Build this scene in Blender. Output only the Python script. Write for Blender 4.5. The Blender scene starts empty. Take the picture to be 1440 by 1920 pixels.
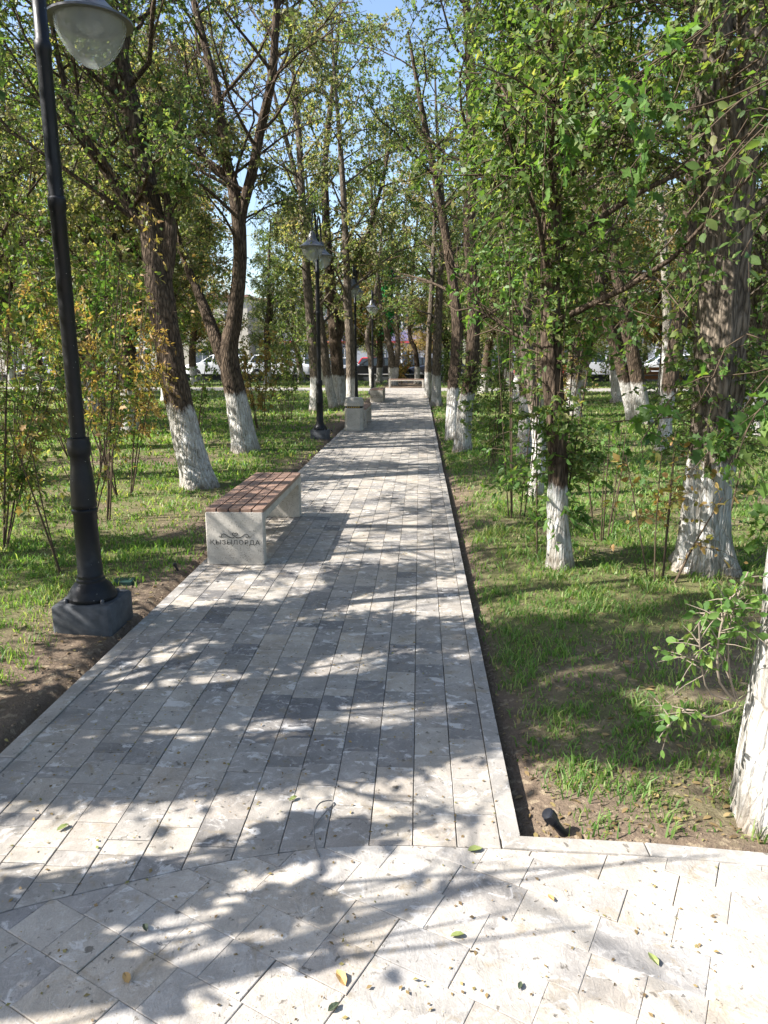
import bpy, math, random
import numpy as np
from mathutils import Vector

sc = bpy.context.scene
C = sc.collection
R = math.radians
rng = np.random.default_rng(11)
random.seed(11)

# ------------------------------------------------------------------ camera, sky, sun, exposure
CAM_H = 1.55
FPX = 1350.0                       # focal length in pixels of a 1440 x 1920 frame
PITCH = math.atan((960 - 668) / FPX)
YAW = math.atan((787 - 720) * math.cos(PITCH) / FPX)
cam = bpy.data.cameras.new('camera')
cam.sensor_fit = 'VERTICAL'; cam.sensor_height = 36.0; cam.lens = FPX / 1920 * 36.0
cam.clip_start = 0.05; cam.clip_end = 2000
camo = bpy.data.objects.new('camera', cam); C.objects.link(camo)
camo.location = (0, 0, CAM_H); camo.rotation_euler = (R(90) - PITCH, 0, YAW)
sc.camera = camo

SUN_EL, SUN_AZ = R(41), R(16)      # from the left (-X), a little behind the camera
SUND = np.array([-math.cos(SUN_EL) * math.cos(SUN_AZ), -math.cos(SUN_EL) * math.sin(SUN_AZ), math.sin(SUN_EL)])
w = bpy.data.worlds.new('World'); sc.world = w; w.use_nodes = True
nt = w.node_tree; nt.nodes.clear()
sky = nt.nodes.new('ShaderNodeTexSky'); sky.sky_type = 'NISHITA'; sky.sun_disc = False
sky.sun_elevation = SUN_EL; sky.sun_rotation = math.atan2(SUND[0], SUND[1])
sky.air_density = 1.0; sky.dust_density = 1.5; sky.ozone_density = 1.3
bg = nt.nodes.new('ShaderNodeBackground'); bg.inputs[1].default_value = 0.105
wo = nt.nodes.new('ShaderNodeOutputWorld')
nt.links.new(sky.outputs[0], bg.inputs[0]); nt.links.new(bg.outputs[0], wo.inputs[0])
sun = bpy.data.lights.new('sun', 'SUN'); sun.energy = 5.0; sun.angle = R(0.45); sun.color = (1.0, 0.965, 0.92)
suno = bpy.data.objects.new('sun', sun); C.objects.link(suno)
suno.rotation_euler = Vector(SUND).to_track_quat('Z', 'Y').to_euler()
sc.view_settings.view_transform = 'Standard'; sc.view_settings.look = 'None'
sc.view_settings.exposure = 1.52; sc.view_settings.gamma = 1.0
sc.view_settings.use_curve_mapping = False
cy = sc.cycles
cy.max_bounces = 7; cy.diffuse_bounces = 3; cy.glossy_bounces = 2; cy.transmission_bounces = 5; cy.transparent_max_bounces = 8
cy.caustics_reflective = False; cy.caustics_refractive = False
cy.sample_clamp_indirect = 6.0

# ------------------------------------------------------------------ helpers: geometry
cP, sP, cW, sW = math.cos(PITCH), math.sin(PITCH), math.cos(YAW), math.sin(YAW)
def at(x, y, Y):
    """the point at distance Y down the path that the photograph shows at pixel (x, y)"""
    u, v = x - 720, y - 960
    fw = FPX * cP - v * sP; up = -(v * cP + FPX * sP)
    t = Y / (u * sW + fw * cW)
    return np.array([(u * cW - fw * sW) * t, Y, CAM_H + up * t])
def grd(x, y, z=0.0):
    u, v = x - 720, y - 960
    t = (CAM_H - z) / (v * cP + FPX * sP); fw = (FPX * cP - v * sP) * t
    return np.array([u * t * cW - fw * sW, u * t * sW + fw * cW, z])
def topx(P):
    x = P[:, 0] * cW + P[:, 1] * sW; y = -P[:, 0] * sW + P[:, 1] * cW; z = P[:, 2] - CAM_H
    d = np.maximum(y * cP - z * sP, .05)
    return 720 + FPX * x / d, 960 - FPX * (z * cP + y * sP) / d

def nrm(v):
    v = np.asarray(v, float); return v / np.maximum(np.linalg.norm(v, axis=-1, keepdims=True), 1e-9)

def np_mesh(name, V, F, mats=(), smooth=False, mi=None):
    """V (n,3); F = list of (m,k) int arrays"""
    me = bpy.data.meshes.new(name)
    V = np.ascontiguousarray(V, dtype=np.float32)
    F = [np.asarray(f, dtype=np.int32) for f in F if len(f)]
    me.vertices.add(len(V)); me.vertices.foreach_set('co', V.ravel())
    loops = np.concatenate([f.ravel() for f in F])
    tot = np.concatenate([np.full(len(f), f.shape[1], np.int32) for f in F])
    start = np.concatenate([[0], np.cumsum(tot)[:-1]]).astype(np.int32)
    me.loops.add(len(loops)); me.loops.foreach_set('vertex_index', loops)
    me.polygons.add(len(tot)); me.polygons.foreach_set('loop_start', start); me.polygons.foreach_set('loop_total', tot)
    if smooth: me.polygons.foreach_set('use_smooth', np.ones(len(tot), bool))
    for m in mats: me.materials.append(m)
    if mi is not None: me.polygons.foreach_set('material_index', np.asarray(mi, np.int32))
    me.update(calc_edges=True)
    return me

class MB:
    """collects shapes, builds one mesh object"""
    def __init__(s): s.V = []; s.F = []
    def add(s, V, F):
        n = len(s.V); s.V += [tuple(map(float, v)) for v in V]; s.F += [tuple(i + n for i in f) for f in F]; return s
    def box(s, a, b, bev=0.0):
        (x0, y0, z0), (x1, y1, z1) = a, b
        if bev <= 0:
            return s.add([(x, y, z) for z in (z0, z1) for y in (y0, y1) for x in (x0, x1)],
                         [(0, 2, 3, 1), (4, 5, 7, 6), (0, 1, 5, 4), (1, 3, 7, 5), (3, 2, 6, 7), (2, 0, 4, 6)])
        pr = [(x0 + bev, y0), (x1 - bev, y0), (x1, y0 + bev), (x1, y1 - bev), (x1 - bev, y1), (x0 + bev, y1), (x0, y1 - bev), (x0, y0 + bev)]
        return s.prism(pr, z0, z1, bev)
    def prism(s, poly, z0, z1, bev=0.0):
        n = len(poly); c = np.mean(poly, axis=0)
        rings = [(poly, z0)]
        if bev > 0:
            ins = [tuple(np.array(p) + (c - p) * min(.9, bev / max(1e-6, np.linalg.norm(c - p)))) for p in poly]
            rings = [(ins, z0), (poly, z0 + bev), (poly, z1 - bev), (ins, z1)]
        else: rings.append((poly, z1))
        V = [(p[0], p[1], z) for q, z in rings for p in q]
        F = [tuple(range(n - 1, -1, -1)), tuple(range((len(rings) - 1) * n, len(rings) * n))]
        for k in range(len(rings) - 1):
            F += [(k * n + i, k * n + (i + 1) % n, (k + 1) * n + (i + 1) % n, (k + 1) * n + i) for i in range(n)]
        return s.add(V, F)
    def lathe(s, prof, seg=24, c=(0, 0, 0), cap=True):
        V = []; F = []; m = len(prof)
        for r, z in prof:
            for k in range(seg):
                a = 2 * math.pi * k / seg; V.append((c[0] + r * math.cos(a), c[1] + r * math.sin(a), c[2] + z))
        for i in range(m - 1):
            F += [(i * seg + k, i * seg + (k + 1) % seg, (i + 1) * seg + (k + 1) % seg, (i + 1) * seg + k) for k in range(seg)]
        if cap: F += [tuple(range(seg - 1, -1, -1)), tuple(range((m - 1) * seg, m * seg))]
        return s.add(V, F)
    def tube(s, pts, rad, sides=8):
        V, F = tube(np.array(pts, float), np.broadcast_to(np.array(rad, float), (len(pts),)), sides)
        return s.add(V, [tuple(f) for f in F] + [tuple(range(sides - 1, -1, -1)), tuple(range(len(V) - sides, len(V)))])
    def build(s, name, mat, parent=None, smooth=False):
        me = bpy.data.meshes.new(name); me.from_pydata(s.V, [], s.F); me.update()
        if mat: me.materials.append(mat)
        if smooth:
            me.polygons.foreach_set('use_smooth', [True] * len(me.polygons))
            try: me.set_sharp_from_angle(angle=R(38))
            except Exception: pass
        return link(name, me, parent)

def link(name, data, parent=None):
    o = bpy.data.objects.new(name, data); C.objects.link(o)
    if parent: o.parent = parent
    return o
def tag(o, label=None, cat=None, group=None, kind=None):
    if label: o['label'] = label
    if cat: o['category'] = cat
    if group: o['group'] = group
    if kind: o['kind'] = kind
    return o
def empty(name, loc, rz=0.0):
    o = bpy.data.objects.new(name, None); C.objects.link(o); o.location = loc; o.rotation_euler = (0, 0, rz)
    o.empty_display_size = .2
    return o
def copy_tree(o, parent=None):
    c = o.copy(); C.objects.link(c); c.parent = parent
    for ch in o.children: copy_tree(ch, c)
    return c

def smooth_line(pts, n):
    P = np.array(pts, float); m = len(P)
    Q = np.vstack([2 * P[0] - P[1], P, 2 * P[-1] - P[-2]])
    L = np.concatenate([[0], np.cumsum(np.linalg.norm(np.diff(P[:, :3], axis=0), axis=1))]); out = []
    for s in np.linspace(0, L[-1], n):
        i = min(m - 2, max(0, int(np.searchsorted(L, s, 'right')) - 1)); t = (s - L[i]) / max(1e-9, L[i + 1] - L[i])
        p0, p1, p2, p3 = Q[i], Q[i + 1], Q[i + 2], Q[i + 3]
        out.append(.5 * (2 * p1 + (p2 - p0) * t + (2 * p0 - 5 * p1 + 4 * p2 - p3) * t * t + (3 * p1 - p0 - 3 * p2 + p3) * t ** 3))
    return np.array(out)

def tube(P, rad, sides, off=None):
    n = len(P); T = np.gradient(P, axis=0); T = nrm(T)
    ref = np.array([1.0, 0.13, 0.07]) if abs(T[:, 0]).mean() < .8 else np.array([.1, 1.0, .05])
    U = nrm(ref - (T @ ref)[:, None] * T); W = np.cross(T, U)
    a = np.arange(sides) * 2 * math.pi / sides
    r = np.asarray(rad)[:, None] * np.ones(sides)
    if off is not None: r = r * off
    V = P[:, None, :] + r[..., None] * (np.cos(a)[None, :, None] * U[:, None, :] + np.sin(a)[None, :, None] * W[:, None, :])
    i = np.arange(n - 1)[:, None] * sides; k = np.arange(sides)[None, :]; k2 = (k + 1) % sides
    F = np.stack([i + k, i + k2, i + sides + k2, i + sides + k], -1).reshape(-1, 4)
    return V.reshape(-1, 3), F

def vnoise(x, y, seed=0):
    """smooth 2-D value noise, vectorised, 0..1"""
    xi, yi = np.floor(x).astype(np.int64), np.floor(y).astype(np.int64); fx, fy = x - xi, y - yi
    fx = fx * fx * (3 - 2 * fx); fy = fy * fy * (3 - 2 * fy)
    def h(a, b):
        n = (a * 374761393 + b * 668265263 + seed * 974634777) & 0xFFFFFFFF
        n = ((n ^ (n >> 13)) * 1274126177) & 0xFFFFFFFF
        return ((n ^ (n >> 16)) & 0xFFFF) / 65535.0
    return (h(xi, yi) * (1 - fx) + h(xi + 1, yi) * fx) * (1 - fy) + (h(xi, yi + 1) * (1 - fx) + h(xi + 1, yi + 1) * fx) * fy
def fbm(x, y, seed=0, o=4):
    s = 0; a = .5; t = 0
    for k in range(o):
        s = s + a * vnoise(x * 2 ** k, y * 2 ** k, seed + k); t += a; a *= .55
    return s / t

# ------------------------------------------------------------------ helpers: materials
class NM:
    def __init__(s, name):
        s.m = bpy.data.materials.new(name); s.m.use_nodes = True; s.t = s.m.node_tree; s.t.nodes.clear()
        s.out = s.t.nodes.new('ShaderNodeOutputMaterial')
    def n(s, typ, **kw):
        nd = s.t.nodes.new(typ)
        for k, v in kw.items():
            if k.startswith('i_'):
                key = k[2:]; key = int(key) if key.isdigit() else key.replace('_', ' ')
                s.set(nd.inputs[key], v)
            else: setattr(nd, k, v)
        return nd
    def set(s, inp, v):
        if hasattr(v, 'is_output') or isinstance(v, bpy.types.NodeSocket): s.t.links.new(v, inp)
        elif isinstance(v, (tuple, list)) and len(v) == 3 and inp.type == 'RGBA': inp.default_value = (*v, 1)
        else: inp.default_value = v
    def pos(s): return s.n('ShaderNodeNewGeometry').outputs['Position']
    def island(s): return s.n('ShaderNodeNewGeometry').outputs['Random Per Island']
    def objc(s): return s.n('ShaderNodeTexCoord').outputs['Object']
    def orand(s): return s.n('ShaderNodeObjectInfo').outputs['Random']
    def scale(s, vec, sc_): return s.n('ShaderNodeMapping', i_Vector=vec, i_Scale=sc_).outputs[0]
    def noise(s, vec, scale, detail=4, rough=.55, dist=0.0, col=False):
        nd = s.n('ShaderNodeTexNoise', i_Vector=vec, i_Scale=scale, i_Detail=detail, i_Roughness=rough, i_Distortion=dist)
        return nd.outputs[1 if col else 0]
    def voro(s, vec, scale, out='Distance', **kw): return s.n('ShaderNodeTexVoronoi', i_Vector=vec, i_Scale=scale, **kw).outputs[out]
    def ramp(s, fac, stops, interp='LINEAR'):
        nd = s.n('ShaderNodeValToRGB', i_Fac=fac); cr = nd.color_ramp; cr.interpolation = interp
        while len(cr.elements) < len(stops): cr.elements.new(.5)
        for e, (p, c) in zip(cr.elements, stops):
            e.position = p; e.color = (*c, 1) if isinstance(c, (tuple, list)) else (c, c, c, 1)
        return nd.outputs[0]
    def mix(s, fac, a, b, mode='MIX'):
        nd = s.n('ShaderNodeMix', data_type='RGBA', blend_type=mode)
        s.set(nd.inputs[0], fac); s.set(nd.inputs[6], a); s.set(nd.inputs[7], b); return nd.outputs[2]
    def math(s, op, a, b=0.0, clamp=False):
        nd = s.n('ShaderNodeMath', operation=op, use_clamp=clamp); s.set(nd.inputs[0], a); s.set(nd.inputs[1], b); return nd.outputs[0]
    def bump(s, h, strength=.4, dist=.01, normal=None):
        nd = s.n('ShaderNodeBump', i_Height=h, i_Strength=strength, i_Distance=dist)
        if normal: s.set(nd.inputs['Normal'], normal)
        return nd.outputs[0]
    def bsdf(s, color, rough=.8, spec=.3, metal=0.0, normal=None, **kw):
        b = s.n('ShaderNodeBsdfPrincipled'); s.set(b.inputs['Base Color'], color); s.set(b.inputs['Roughness'], rough)
        s.set(b.inputs['Specular IOR Level'], spec); s.set(b.inputs['Metallic'], metal)
        if normal: s.set(b.inputs['Normal'], normal)
        for k, v in kw.items(): s.set(b.inputs[k.replace('_', ' ')], v)
        return b.outputs[0]
    def done(s, sh): s.t.links.new(sh, s.out.inputs[0]); return s.m

def simple(name, col, rough=.6, spec=.4, metal=0.0, nz=.12, scale=30, bump=.1):
    m = NM(name); p = m.objc(); f = m.noise(p, scale, 5)
    c = m.mix(1.0, col, m.ramp(f, [(.2, 1 - nz), (.8, 1 + nz)]), 'MULTIPLY')
    return m.done(m.bsdf(c, rough, spec, metal, m.bump(f, bump, .004)))

def paver_mat(name, col, relief):
    m = NM(name); p = m.pos(); isl = m.island(); orn = m.orand()
    k = m.math('FRACT', m.math('ADD', isl, orn))
    p2 = m.n('ShaderNodeVectorMath', operation='ADD', i_0=p, i_1=m.n('ShaderNodeCombineXYZ', i_0=m.math('MULTIPLY', k, 61.0), i_1=m.math('MULTIPLY', k, 23.0)).outputs[0]).outputs[0]
    c = m.mix(1.0, col, m.ramp(k, [(0, (.84, .84, .86)), (.5, (1, 1, 1)), (1, (1.14, 1.1, 1.04))]), 'MULTIPLY')
    gm_ = m.noise(p2, 2.3, 5, .6, .5); c = m.mix(m.ramp(gm_, [(.52, 0.0), (.68, .4)]), c, (.19, .175, .155))
    big = m.noise(p2, 5.5, 5, .6, .4)
    c = m.mix(1.0, c, m.ramp(big, [(.3, .74), (.65, 1.12)]), 'MULTIPLY')
    fine = m.noise(p, 160, 4, .7)
    c = m.mix(1.0, c, m.ramp(fine, [(.3, .86), (.7, 1.1)]), 'MULTIPLY')
    wn = m.noise(p2, 19, 5, .65, 1.2)                                                 # pale scuffs and droppings
    c = m.mix(m.ramp(wn, [(.53, 0.0), (.66, .38)]), c, (.50, .465, .42))
    drop = m.noise(m.scale(p2, (1, 1.4, 1)), 9.0, 6, .7, .8)
    c = m.mix(m.ramp(drop, [(.575, 0.0), (.625, .62)]), c, (.58, .55, .51))
    yn = m.noise(p, 8.3, 5, .7, .6)
    c = m.mix(m.ramp(yn, [(.575, 0.0), (.68, .5)]), c, (.23, .175, .10))               # brown organic stains
    dk = m.noise(p, 33, 4, .6, .5)
    c = m.mix(m.ramp(dk, [(.63, 0.0), (.68, .7)]), c, (.065, .055, .04))              # dark specks
    rip = m.noise(m.scale(p2, (1.0, .55, 1)), 30, 5, .6, 2.2)
    h = m.math('ADD', m.math('MULTIPLY', rip, relief), m.math('MULTIPLY', fine, .25))
    return m.done(m.bsdf(c, .82, .25, 0, m.bump(h, .55, .006)))

def bark_mat(name, dark, light, wash=.95, uneven=.16):
    m = NM(name); p0 = m.objc(); p = m.n('ShaderNodeVectorMath', operation='ADD', i_0=p0, i_1=m.n('ShaderNodeCombineXYZ', i_0=m.math('MULTIPLY', m.orand(), 90.0)).outputs[0]).outputs[0]
    sp = m.scale(p, (1, 1, .22))
    f = m.noise(sp, 26, 6, .65, 1.0); v = m.voro(sp, 30, feature='DISTANCE_TO_EDGE')
    big = m.noise(p, 3, 4)
    h = m.math('ADD', f, m.math('MULTIPLY', m.math('MINIMUM', v, .3), 1.4))
    c = m.mix(m.ramp(h, [(.4, 0.0), (.95, 1.0)]), dark, light)
    c = m.mix(1.0, c, m.ramp(big, [(.3, .75), (.7, 1.2)]), 'MULTIPLY')
    nrmn = m.bump(h, .9, .03)
    if wash > 0:
        z = m.n('ShaderNodeSeparateXYZ', i_0=p0).outputs[2]
        edge = m.math('ADD', z, m.math('MULTIPLY', m.math('SUBTRACT', m.noise(m.scale(p, (1, 1, .5)), 9, 5, .7), .5), uneven * 2.2))
        mask = m.ramp(m.math('MULTIPLY', edge, .5), [(wash * .5 - .02, 1.0), (wash * .5 + .015, 0.0)])
        worn = m.ramp(m.math('ADD', m.math('MULTIPLY', h, .5), m.math('MULTIPLY', m.noise(p, 14, 5, .7), .75)), [(.42, 0.0), (.62, 1.0)])
        wc = m.mix(m.ramp(m.noise(sp, 40, 5, .7), [(.3, 0.0), (.7, 1.0)]), (.42, .41, .385), (.64, .63, .60))
        splash = m.ramp(m.math('ADD', m.math('MULTIPLY', z, 3.0), m.noise(p, 12, 4)), [(.3, (.42, .34, .26)), (1.0, (1, 1, 1))])
        drip = m.noise(m.scale(p, (1, 1, .06)), 38, 4, .6, .3); wc = m.mix(1.0, wc, m.ramp(drip, [(.38, (.70, .67, .62)), (.58, (1.06, 1.06, 1.06))]), 'MULTIPLY')
        wc = m.mix(1.0, wc, m.ramp(m.noise(p, 5, 4, .6), [(.35, (.72, .71, .69)), (.6, (1.05, 1.05, 1.05))]), 'MULTIPLY')
        wc = m.mix(1.0, wc, splash, 'MULTIPLY')
        wc = m.mix(1.0, wc, m.ramp(m.math('ADD', v, m.math('MULTIPLY', m.math('SUBTRACT', f, .5), .25)), [(.0, (.68, .64, .59)), (.06, (1, 1, 1))]), 'MULTIPLY')
        c = m.mix(m.math('MULTIPLY', mask, m.math('ADD', m.math('MULTIPLY', worn, .55), .45)), c, wc)
    return m.done(m.bsdf(c, .9, .15, 0, nrmn))

def leaf_mat(name, cols, trans=.45, hue_noise=1.3):
    m = NM(name); isl = m.island(); p = m.pos()
    cl = m.noise(p, hue_noise, 3, .6)
    k = m.math('ADD', m.math('MULTIPLY', isl, .55), m.math('MULTIPLY', m.math('SUBTRACT', cl, .22), .85))
    n = len(cols); c = m.ramp(k, [(.12 + .76 * i / (n - 1), q) for i, q in enumerate(cols)])
    d = m.bsdf(c, .5, .32)
    tc = m.mix(1.0, c, (1.75, 1.8, .8), 'MULTIPLY')
    t = m.n('ShaderNodeBsdfTranslucent', i_Color=tc).outputs[0]
    mx = m.n('ShaderNodeMixShader', i_0=trans); m.t.links.new(d, mx.inputs[1]); m.t.links.new(t, mx.inputs[2])
    return m.done(mx.outputs[0])

def concrete_mat(name, col):
    m = NM(name); p = m.pos(); f = m.noise(p, 70, 5, .65); b = m.noise(p, 6, 5, .6)
    c = m.mix(1.0, col, m.ramp(f, [(.25, .78), (.75, 1.15)]), 'MULTIPLY'); c = m.mix(1.0, c, m.ramp(b, [(.3, .82), (.7, 1.1)]), 'MULTIPLY')
    st = m.noise(m.scale(p, (1, 1, .12)), 22, 4, .6); c = m.mix(m.ramp(st, [(.60, 0.0), (.75, .35)]), c, (.22, .20, .17))
    pore = m.voro(p, 95); pr = m.math('MULTIPLY', m.math('LESS_THAN', pore, .26), m.ramp(m.noise(p, 17, 3), [(.45, 0.0), (.55, 1.0)]))
    c = m.mix(m.math('MULTIPLY', pr, .7), c, (.09, .08, .065))
    return m.done(m.bsdf(c, .88, .2, 0, m.bump(m.math('SUBTRACT', f, pr), .5, .004)))

M = {}
M['pav_light'] = paver_mat('paver_light', (.325, .296, .256), .5)
M['pav_warm'] = paver_mat('paver_warm', (.33, .292, .246), .5)
M['pav_mid'] = paver_mat('paver_mid', (.275, .252, .222), .5)
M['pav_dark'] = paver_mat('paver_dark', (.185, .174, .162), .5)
M['plz_light'] = paver_mat('plaza_light', (.37, .338, .295), .9)
M['plz_warm'] = paver_mat('plaza_warm', (.372, .332, .28), .9)
M['plz_grey'] = paver_mat('plaza_grey', (.318, .298, .272), .9)
M['kerb'] = paver_mat('kerb_concrete', (.30, .278, .248), .35)
M['concrete'] = concrete_mat('bench_concrete', (.46, .425, .37))
M['concrete_far'] = concrete_mat('pale_concrete', (.44, .40, .34))
M['dark_relief'] = simple('dark_raised_marks', (.10, .095, .085), .9, .1)  # dark colour stands in for carved depth; letters and scroll lie on the surface
def lamp_paint():
    m = NM('black_painted_metal'); p = m.objc(); z = m.n('ShaderNodeSeparateXYZ', i_0=p).outputs[2]
    d = m.math('ADD', m.math('MULTIPLY', m.noise(p, 16, 6, .7), 1.0), m.math('MULTIPLY', m.math('SUBTRACT', .5, z, True), .25))
    c = m.mix(m.ramp(d, [(.55, 0.0), (.9, .3)]), (.0055, .006, .008), (.085, .078, .068))
    sp = m.voro(p, 30); c = m.mix(m.math('LESS_THAN', sp, .045), c, (.5, .48, .44))
    return m.done(m.bsdf(c, m.ramp(d, [(.4, .36), (.7, .7)]), .35, 0, m.bump(m.noise(p, 45, 4), .12, .003)))
M['black_metal'] = lamp_paint()
M['cap_metal'] = simple('grey_lamp_metal', (.10, .10, .105), .35, .5, .3, .15, 20, .05)
M['plinth'] = simple('dark_grey_plinth', (.075, .078, .082), .85, .2, 0, .45, 16, .8)
M['green_paint'] = simple('green_paint', (.012, .045, .036), .5, .4)
M['plastic'] = simple('black_plastic', (.012, .013, .017), .35, .5)
M['gold'] = simple('gold_paint', (.55, .36, .07), .45, .5, .2)
M['band'] = simple('dark_band', (.03, .028, .025), .6, .3)
M['wire'] = simple('grey_wire', (.16, .15, .14), .6, .3)

def slat_mat():
    m = NM('red_brown_slat'); p = m.pos(); f = m.noise(m.scale(p, (30, 2.2, 10)), 2.2, 6, .65, .8); k = m.orand()
    c = m.mix(f, (.15, .09, .064), (.32, .205, .15)); c = m.mix(1.0, c, m.ramp(k, [(0, .85), (1, 1.12)]), 'MULTIPLY')
    c = m.mix(m.ramp(m.noise(p, 40, 5, .7), [(.62, 0.0), (.75, .4)]), c, (.42, .36, .31))
    return m.done(m.bsdf(c, .6, .35, 0, m.bump(f, .4, .004)))
M['slat'] = slat_mat()
def glass_mat():
    m = NM('milky_glass'); p = m.objc(); f = m.noise(m.scale(p, (1, 1, .4)), 12, 4)
    d = m.bsdf(m.mix(f, (.5, .53, .54), (.7, .73, .73)), .12, .7)
    t = m.n('ShaderNodeBsdfTranslucent', i_Color=(.6, .63, .63)).outputs[0]
    tr = m.n('ShaderNodeBsdfTransparent', i_Color=(.95, .97, .97)).outputs[0]
    a = m.n('ShaderNodeMixShader', i_0=.4); m.t.links.new(d, a.inputs[1]); m.t.links.new(t, a.inputs[2])
    b = m.n('ShaderNodeMixShader', i_0=.62); m.t.links.new(a.outputs[0], b.inputs[1]); m.t.links.new(tr, b.inputs[2])
    return m.done(b.outputs[0])
M['lamp_glass'] = glass_mat()

def ground_mat():
    m = NM('lawn_soil'); p = m.pos()
    cov = m.n('ShaderNodeAttribute', attribute_name='cover').outputs['Fac']
    f = m.noise(p, 7, 6, .65); g = m.noise(p, 60, 5, .7); l = m.voro(p, 42, 'Color')
    soil = m.mix(f, (.11, .08, .055), (.22, .165, .118)); soil = m.mix(1.0, soil, m.ramp(g, [(.25, .7), (.75, 1.25)]), 'MULTIPLY')
    lr = m.n('ShaderNodeSeparateXYZ', i_0=l).outputs[0]
    soil = m.mix(m.ramp(m.math('MULTIPLY', lr, m.noise(p, 25, 3)), [(.42, 0.0), (.5, .6)]), soil, (.34, .27, .18))
    gr = m.mix(g, (.07, .085, .03), (.17, .17, .065))
    mask = m.ramp(m.math('ADD', cov, m.math('MULTIPLY', m.math('SUBTRACT', g, .5), .5)), [(.35, 0.0), (.7, .85)])
    c = m.mix(mask, soil, gr)
    h = m.math('ADD', g, m.math('MULTIPLY', f, 1.5))
    return m.done(m.bsdf(c, .95, .1, 0, m.bump(h, .8, .02)))
M['ground'] = ground_mat()
def asphalt():
    m = NM('asphalt'); p = m.pos(); f = m.noise(p, 90, 4, .7)
    return m.done(m.bsdf(m.mix(f, (.04, .04, .042), (.075, .074, .073)), .85, .25, 0, m.bump(f, .4, .004)))
M['asphalt'] = asphalt()
M['joint'] = simple('joint_sand', (.13, .112, .088), .95, .1, 0, .3, 50, .4)
M['bark_dark'] = bark_mat('bark_dark', (.028, .02, .014), (.135, .098, .068))
M['bark_mid'] = bark_mat('bark_mid', (.045, .036, .027), (.20, .16, .12))
M['bark_pale'] = bark_mat('bark_pale', (.16, .14, .11), (.38, .35, .30), 2.0)
M['bark_low'] = bark_mat('bark_low', (.028, .02, .014), (.135, .098, .068), .60, .2)
M['bark_old'] = bark_mat('bark_old', (.045, .036, .027), (.21, .17, .128), .80, .22)
M['bark_plain'] = bark_mat('bark_plain', (.045, .034, .025), (.15, .115, .08), 0)
M['twig'] = simple('twig_bark', (.085, .062, .042), .9, .1)
M['twig_pale'] = simple('pale_twig_bark', (.23, .19, .145), .9, .1)
M['leaf_elm'] = leaf_mat('leaf_elm', [(.042, .085, .022), (.07, .125, .034), (.115, .168, .052), (.18, .21, .085), (.27, .23, .11)], .5)
M['leaf_green'] = leaf_mat('leaf_green', [(.04, .078, .02), (.065, .12, .03), (.095, .155, .04), (.15, .19, .06), (.24, .23, .09)], .5)
M['leaf_olive'] = leaf_mat('leaf_olive', [(.06, .095, .032), (.105, .145, .055), (.165, .19, .085), (.25, .23, .125), (.31, .235, .15)], .5)
M['leaf_dry'] = leaf_mat('leaf_dry', [(.10, .15, .035), (.20, .19, .05), (.32, .24, .08), (.36, .22, .09), (.26, .15, .075)], .4, 2.0)
M['leaf_autumn'] = leaf_mat('leaf_autumn', [(.05, .115, .03), (.085, .155, .04), (.14, .19, .055), (.25, .22, .075), (.32, .19, .085)], .5, 2.0)
M['leaf_fresh'] = leaf_mat('leaf_fresh', [(.05, .105, .026), (.08, .16, .038), (.12, .21, .05), (.19, .25, .065)], .46)
M['leaf_vivid'] = leaf_mat('leaf_vivid', [(.02, .16, .06), (.03, .26, .09), (.06, .33, .12)], .48)
M['grass'] = leaf_mat('grass_blade', [(.058, .12, .024), (.085, .175, .038), (.13, .23, .055), (.22, .285, .09), (.40, .35, .19)], .45, .9)
M['litter'] = leaf_mat('dry_leaf_litter', [(.08, .055, .03), (.17, .115, .055), (.28, .20, .09), (.18, .2, .06)], .2)
M['clod'] = simple('soil_clod', (.17, .128, .09), .95, .1, 0, .3, 8, .2)
M['leaf_tan'] = simple('tan_dry_leaf', (.42, .26, .10), .6, .3)
M['leaf_dark'] = simple('dark_wilted_leaf', (.055, .07, .04), .5, .4)
M['leaf_lime'] = simple('yellow_green_leaf', (.19, .22, .07), .5, .4)

# ------------------------------------------------------------------ shade plan: where gaps in the crowns let the sun through
# (ground ellipses, centre x, y, half sizes, in the photograph's frame; the crowns have openings along these sun rays)
LIT = [(512, 1098, 95, 18), (363, 1193, 28, 9), (320, 1238, 75, 24), (255, 1290, 62, 30), (422, 1280, 48, 30), (600, 1262, 42, 20),
       (300, 1378, 105, 16), (515, 1364, 62, 26), (775, 1330, 125, 17), (716, 1345, 66, 26), (675, 1245, 52, 22), (752, 1217, 26, 8),
       (716, 1130, 64, 16), (815, 1140, 50, 14), (838, 1094, 28, 7), (580, 1073, 30, 8), (640, 1040, 40, 12), (700, 1010, 90, 12), (800, 1035, 45, 12),
       (620, 1000, 30, 20), (680, 965, 60, 25), (780, 985, 40, 10), (455, 1010, 42, 14), (180, 1150, 40, 14),
       (1090, 1130, 130, 20), (1060, 1245, 70, 14), (1255, 1315, 80, 22), (1170, 1465, 180, 26), (1210, 1525, 150, 34), (1050, 1360, 60, 20),
       (1240, 1180, 60, 10), (1190, 1010, 110, 22), (1130, 950, 80, 14), (1400, 1130, 60, 12), (960, 1020, 50, 14), (1350, 1420, 40, 14),
       (250, 890, 120, 40), (430, 870, 60, 20), (930, 800, 70, 36), (1150, 820, 90, 30), (1190, 930, 100, 30), (1400, 860, 60, 40), (1390, 1000, 60, 40), (740, 905, 80, 12), (640, 930, 60, 10), (780, 860, 40, 8), (700, 840, 60, 6), (750, 815, 60, 5), (60, 1130, 50, 16), (270, 960, 110, 34), (90, 1230, 60, 10), (300, 900, 90, 14)]
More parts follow.
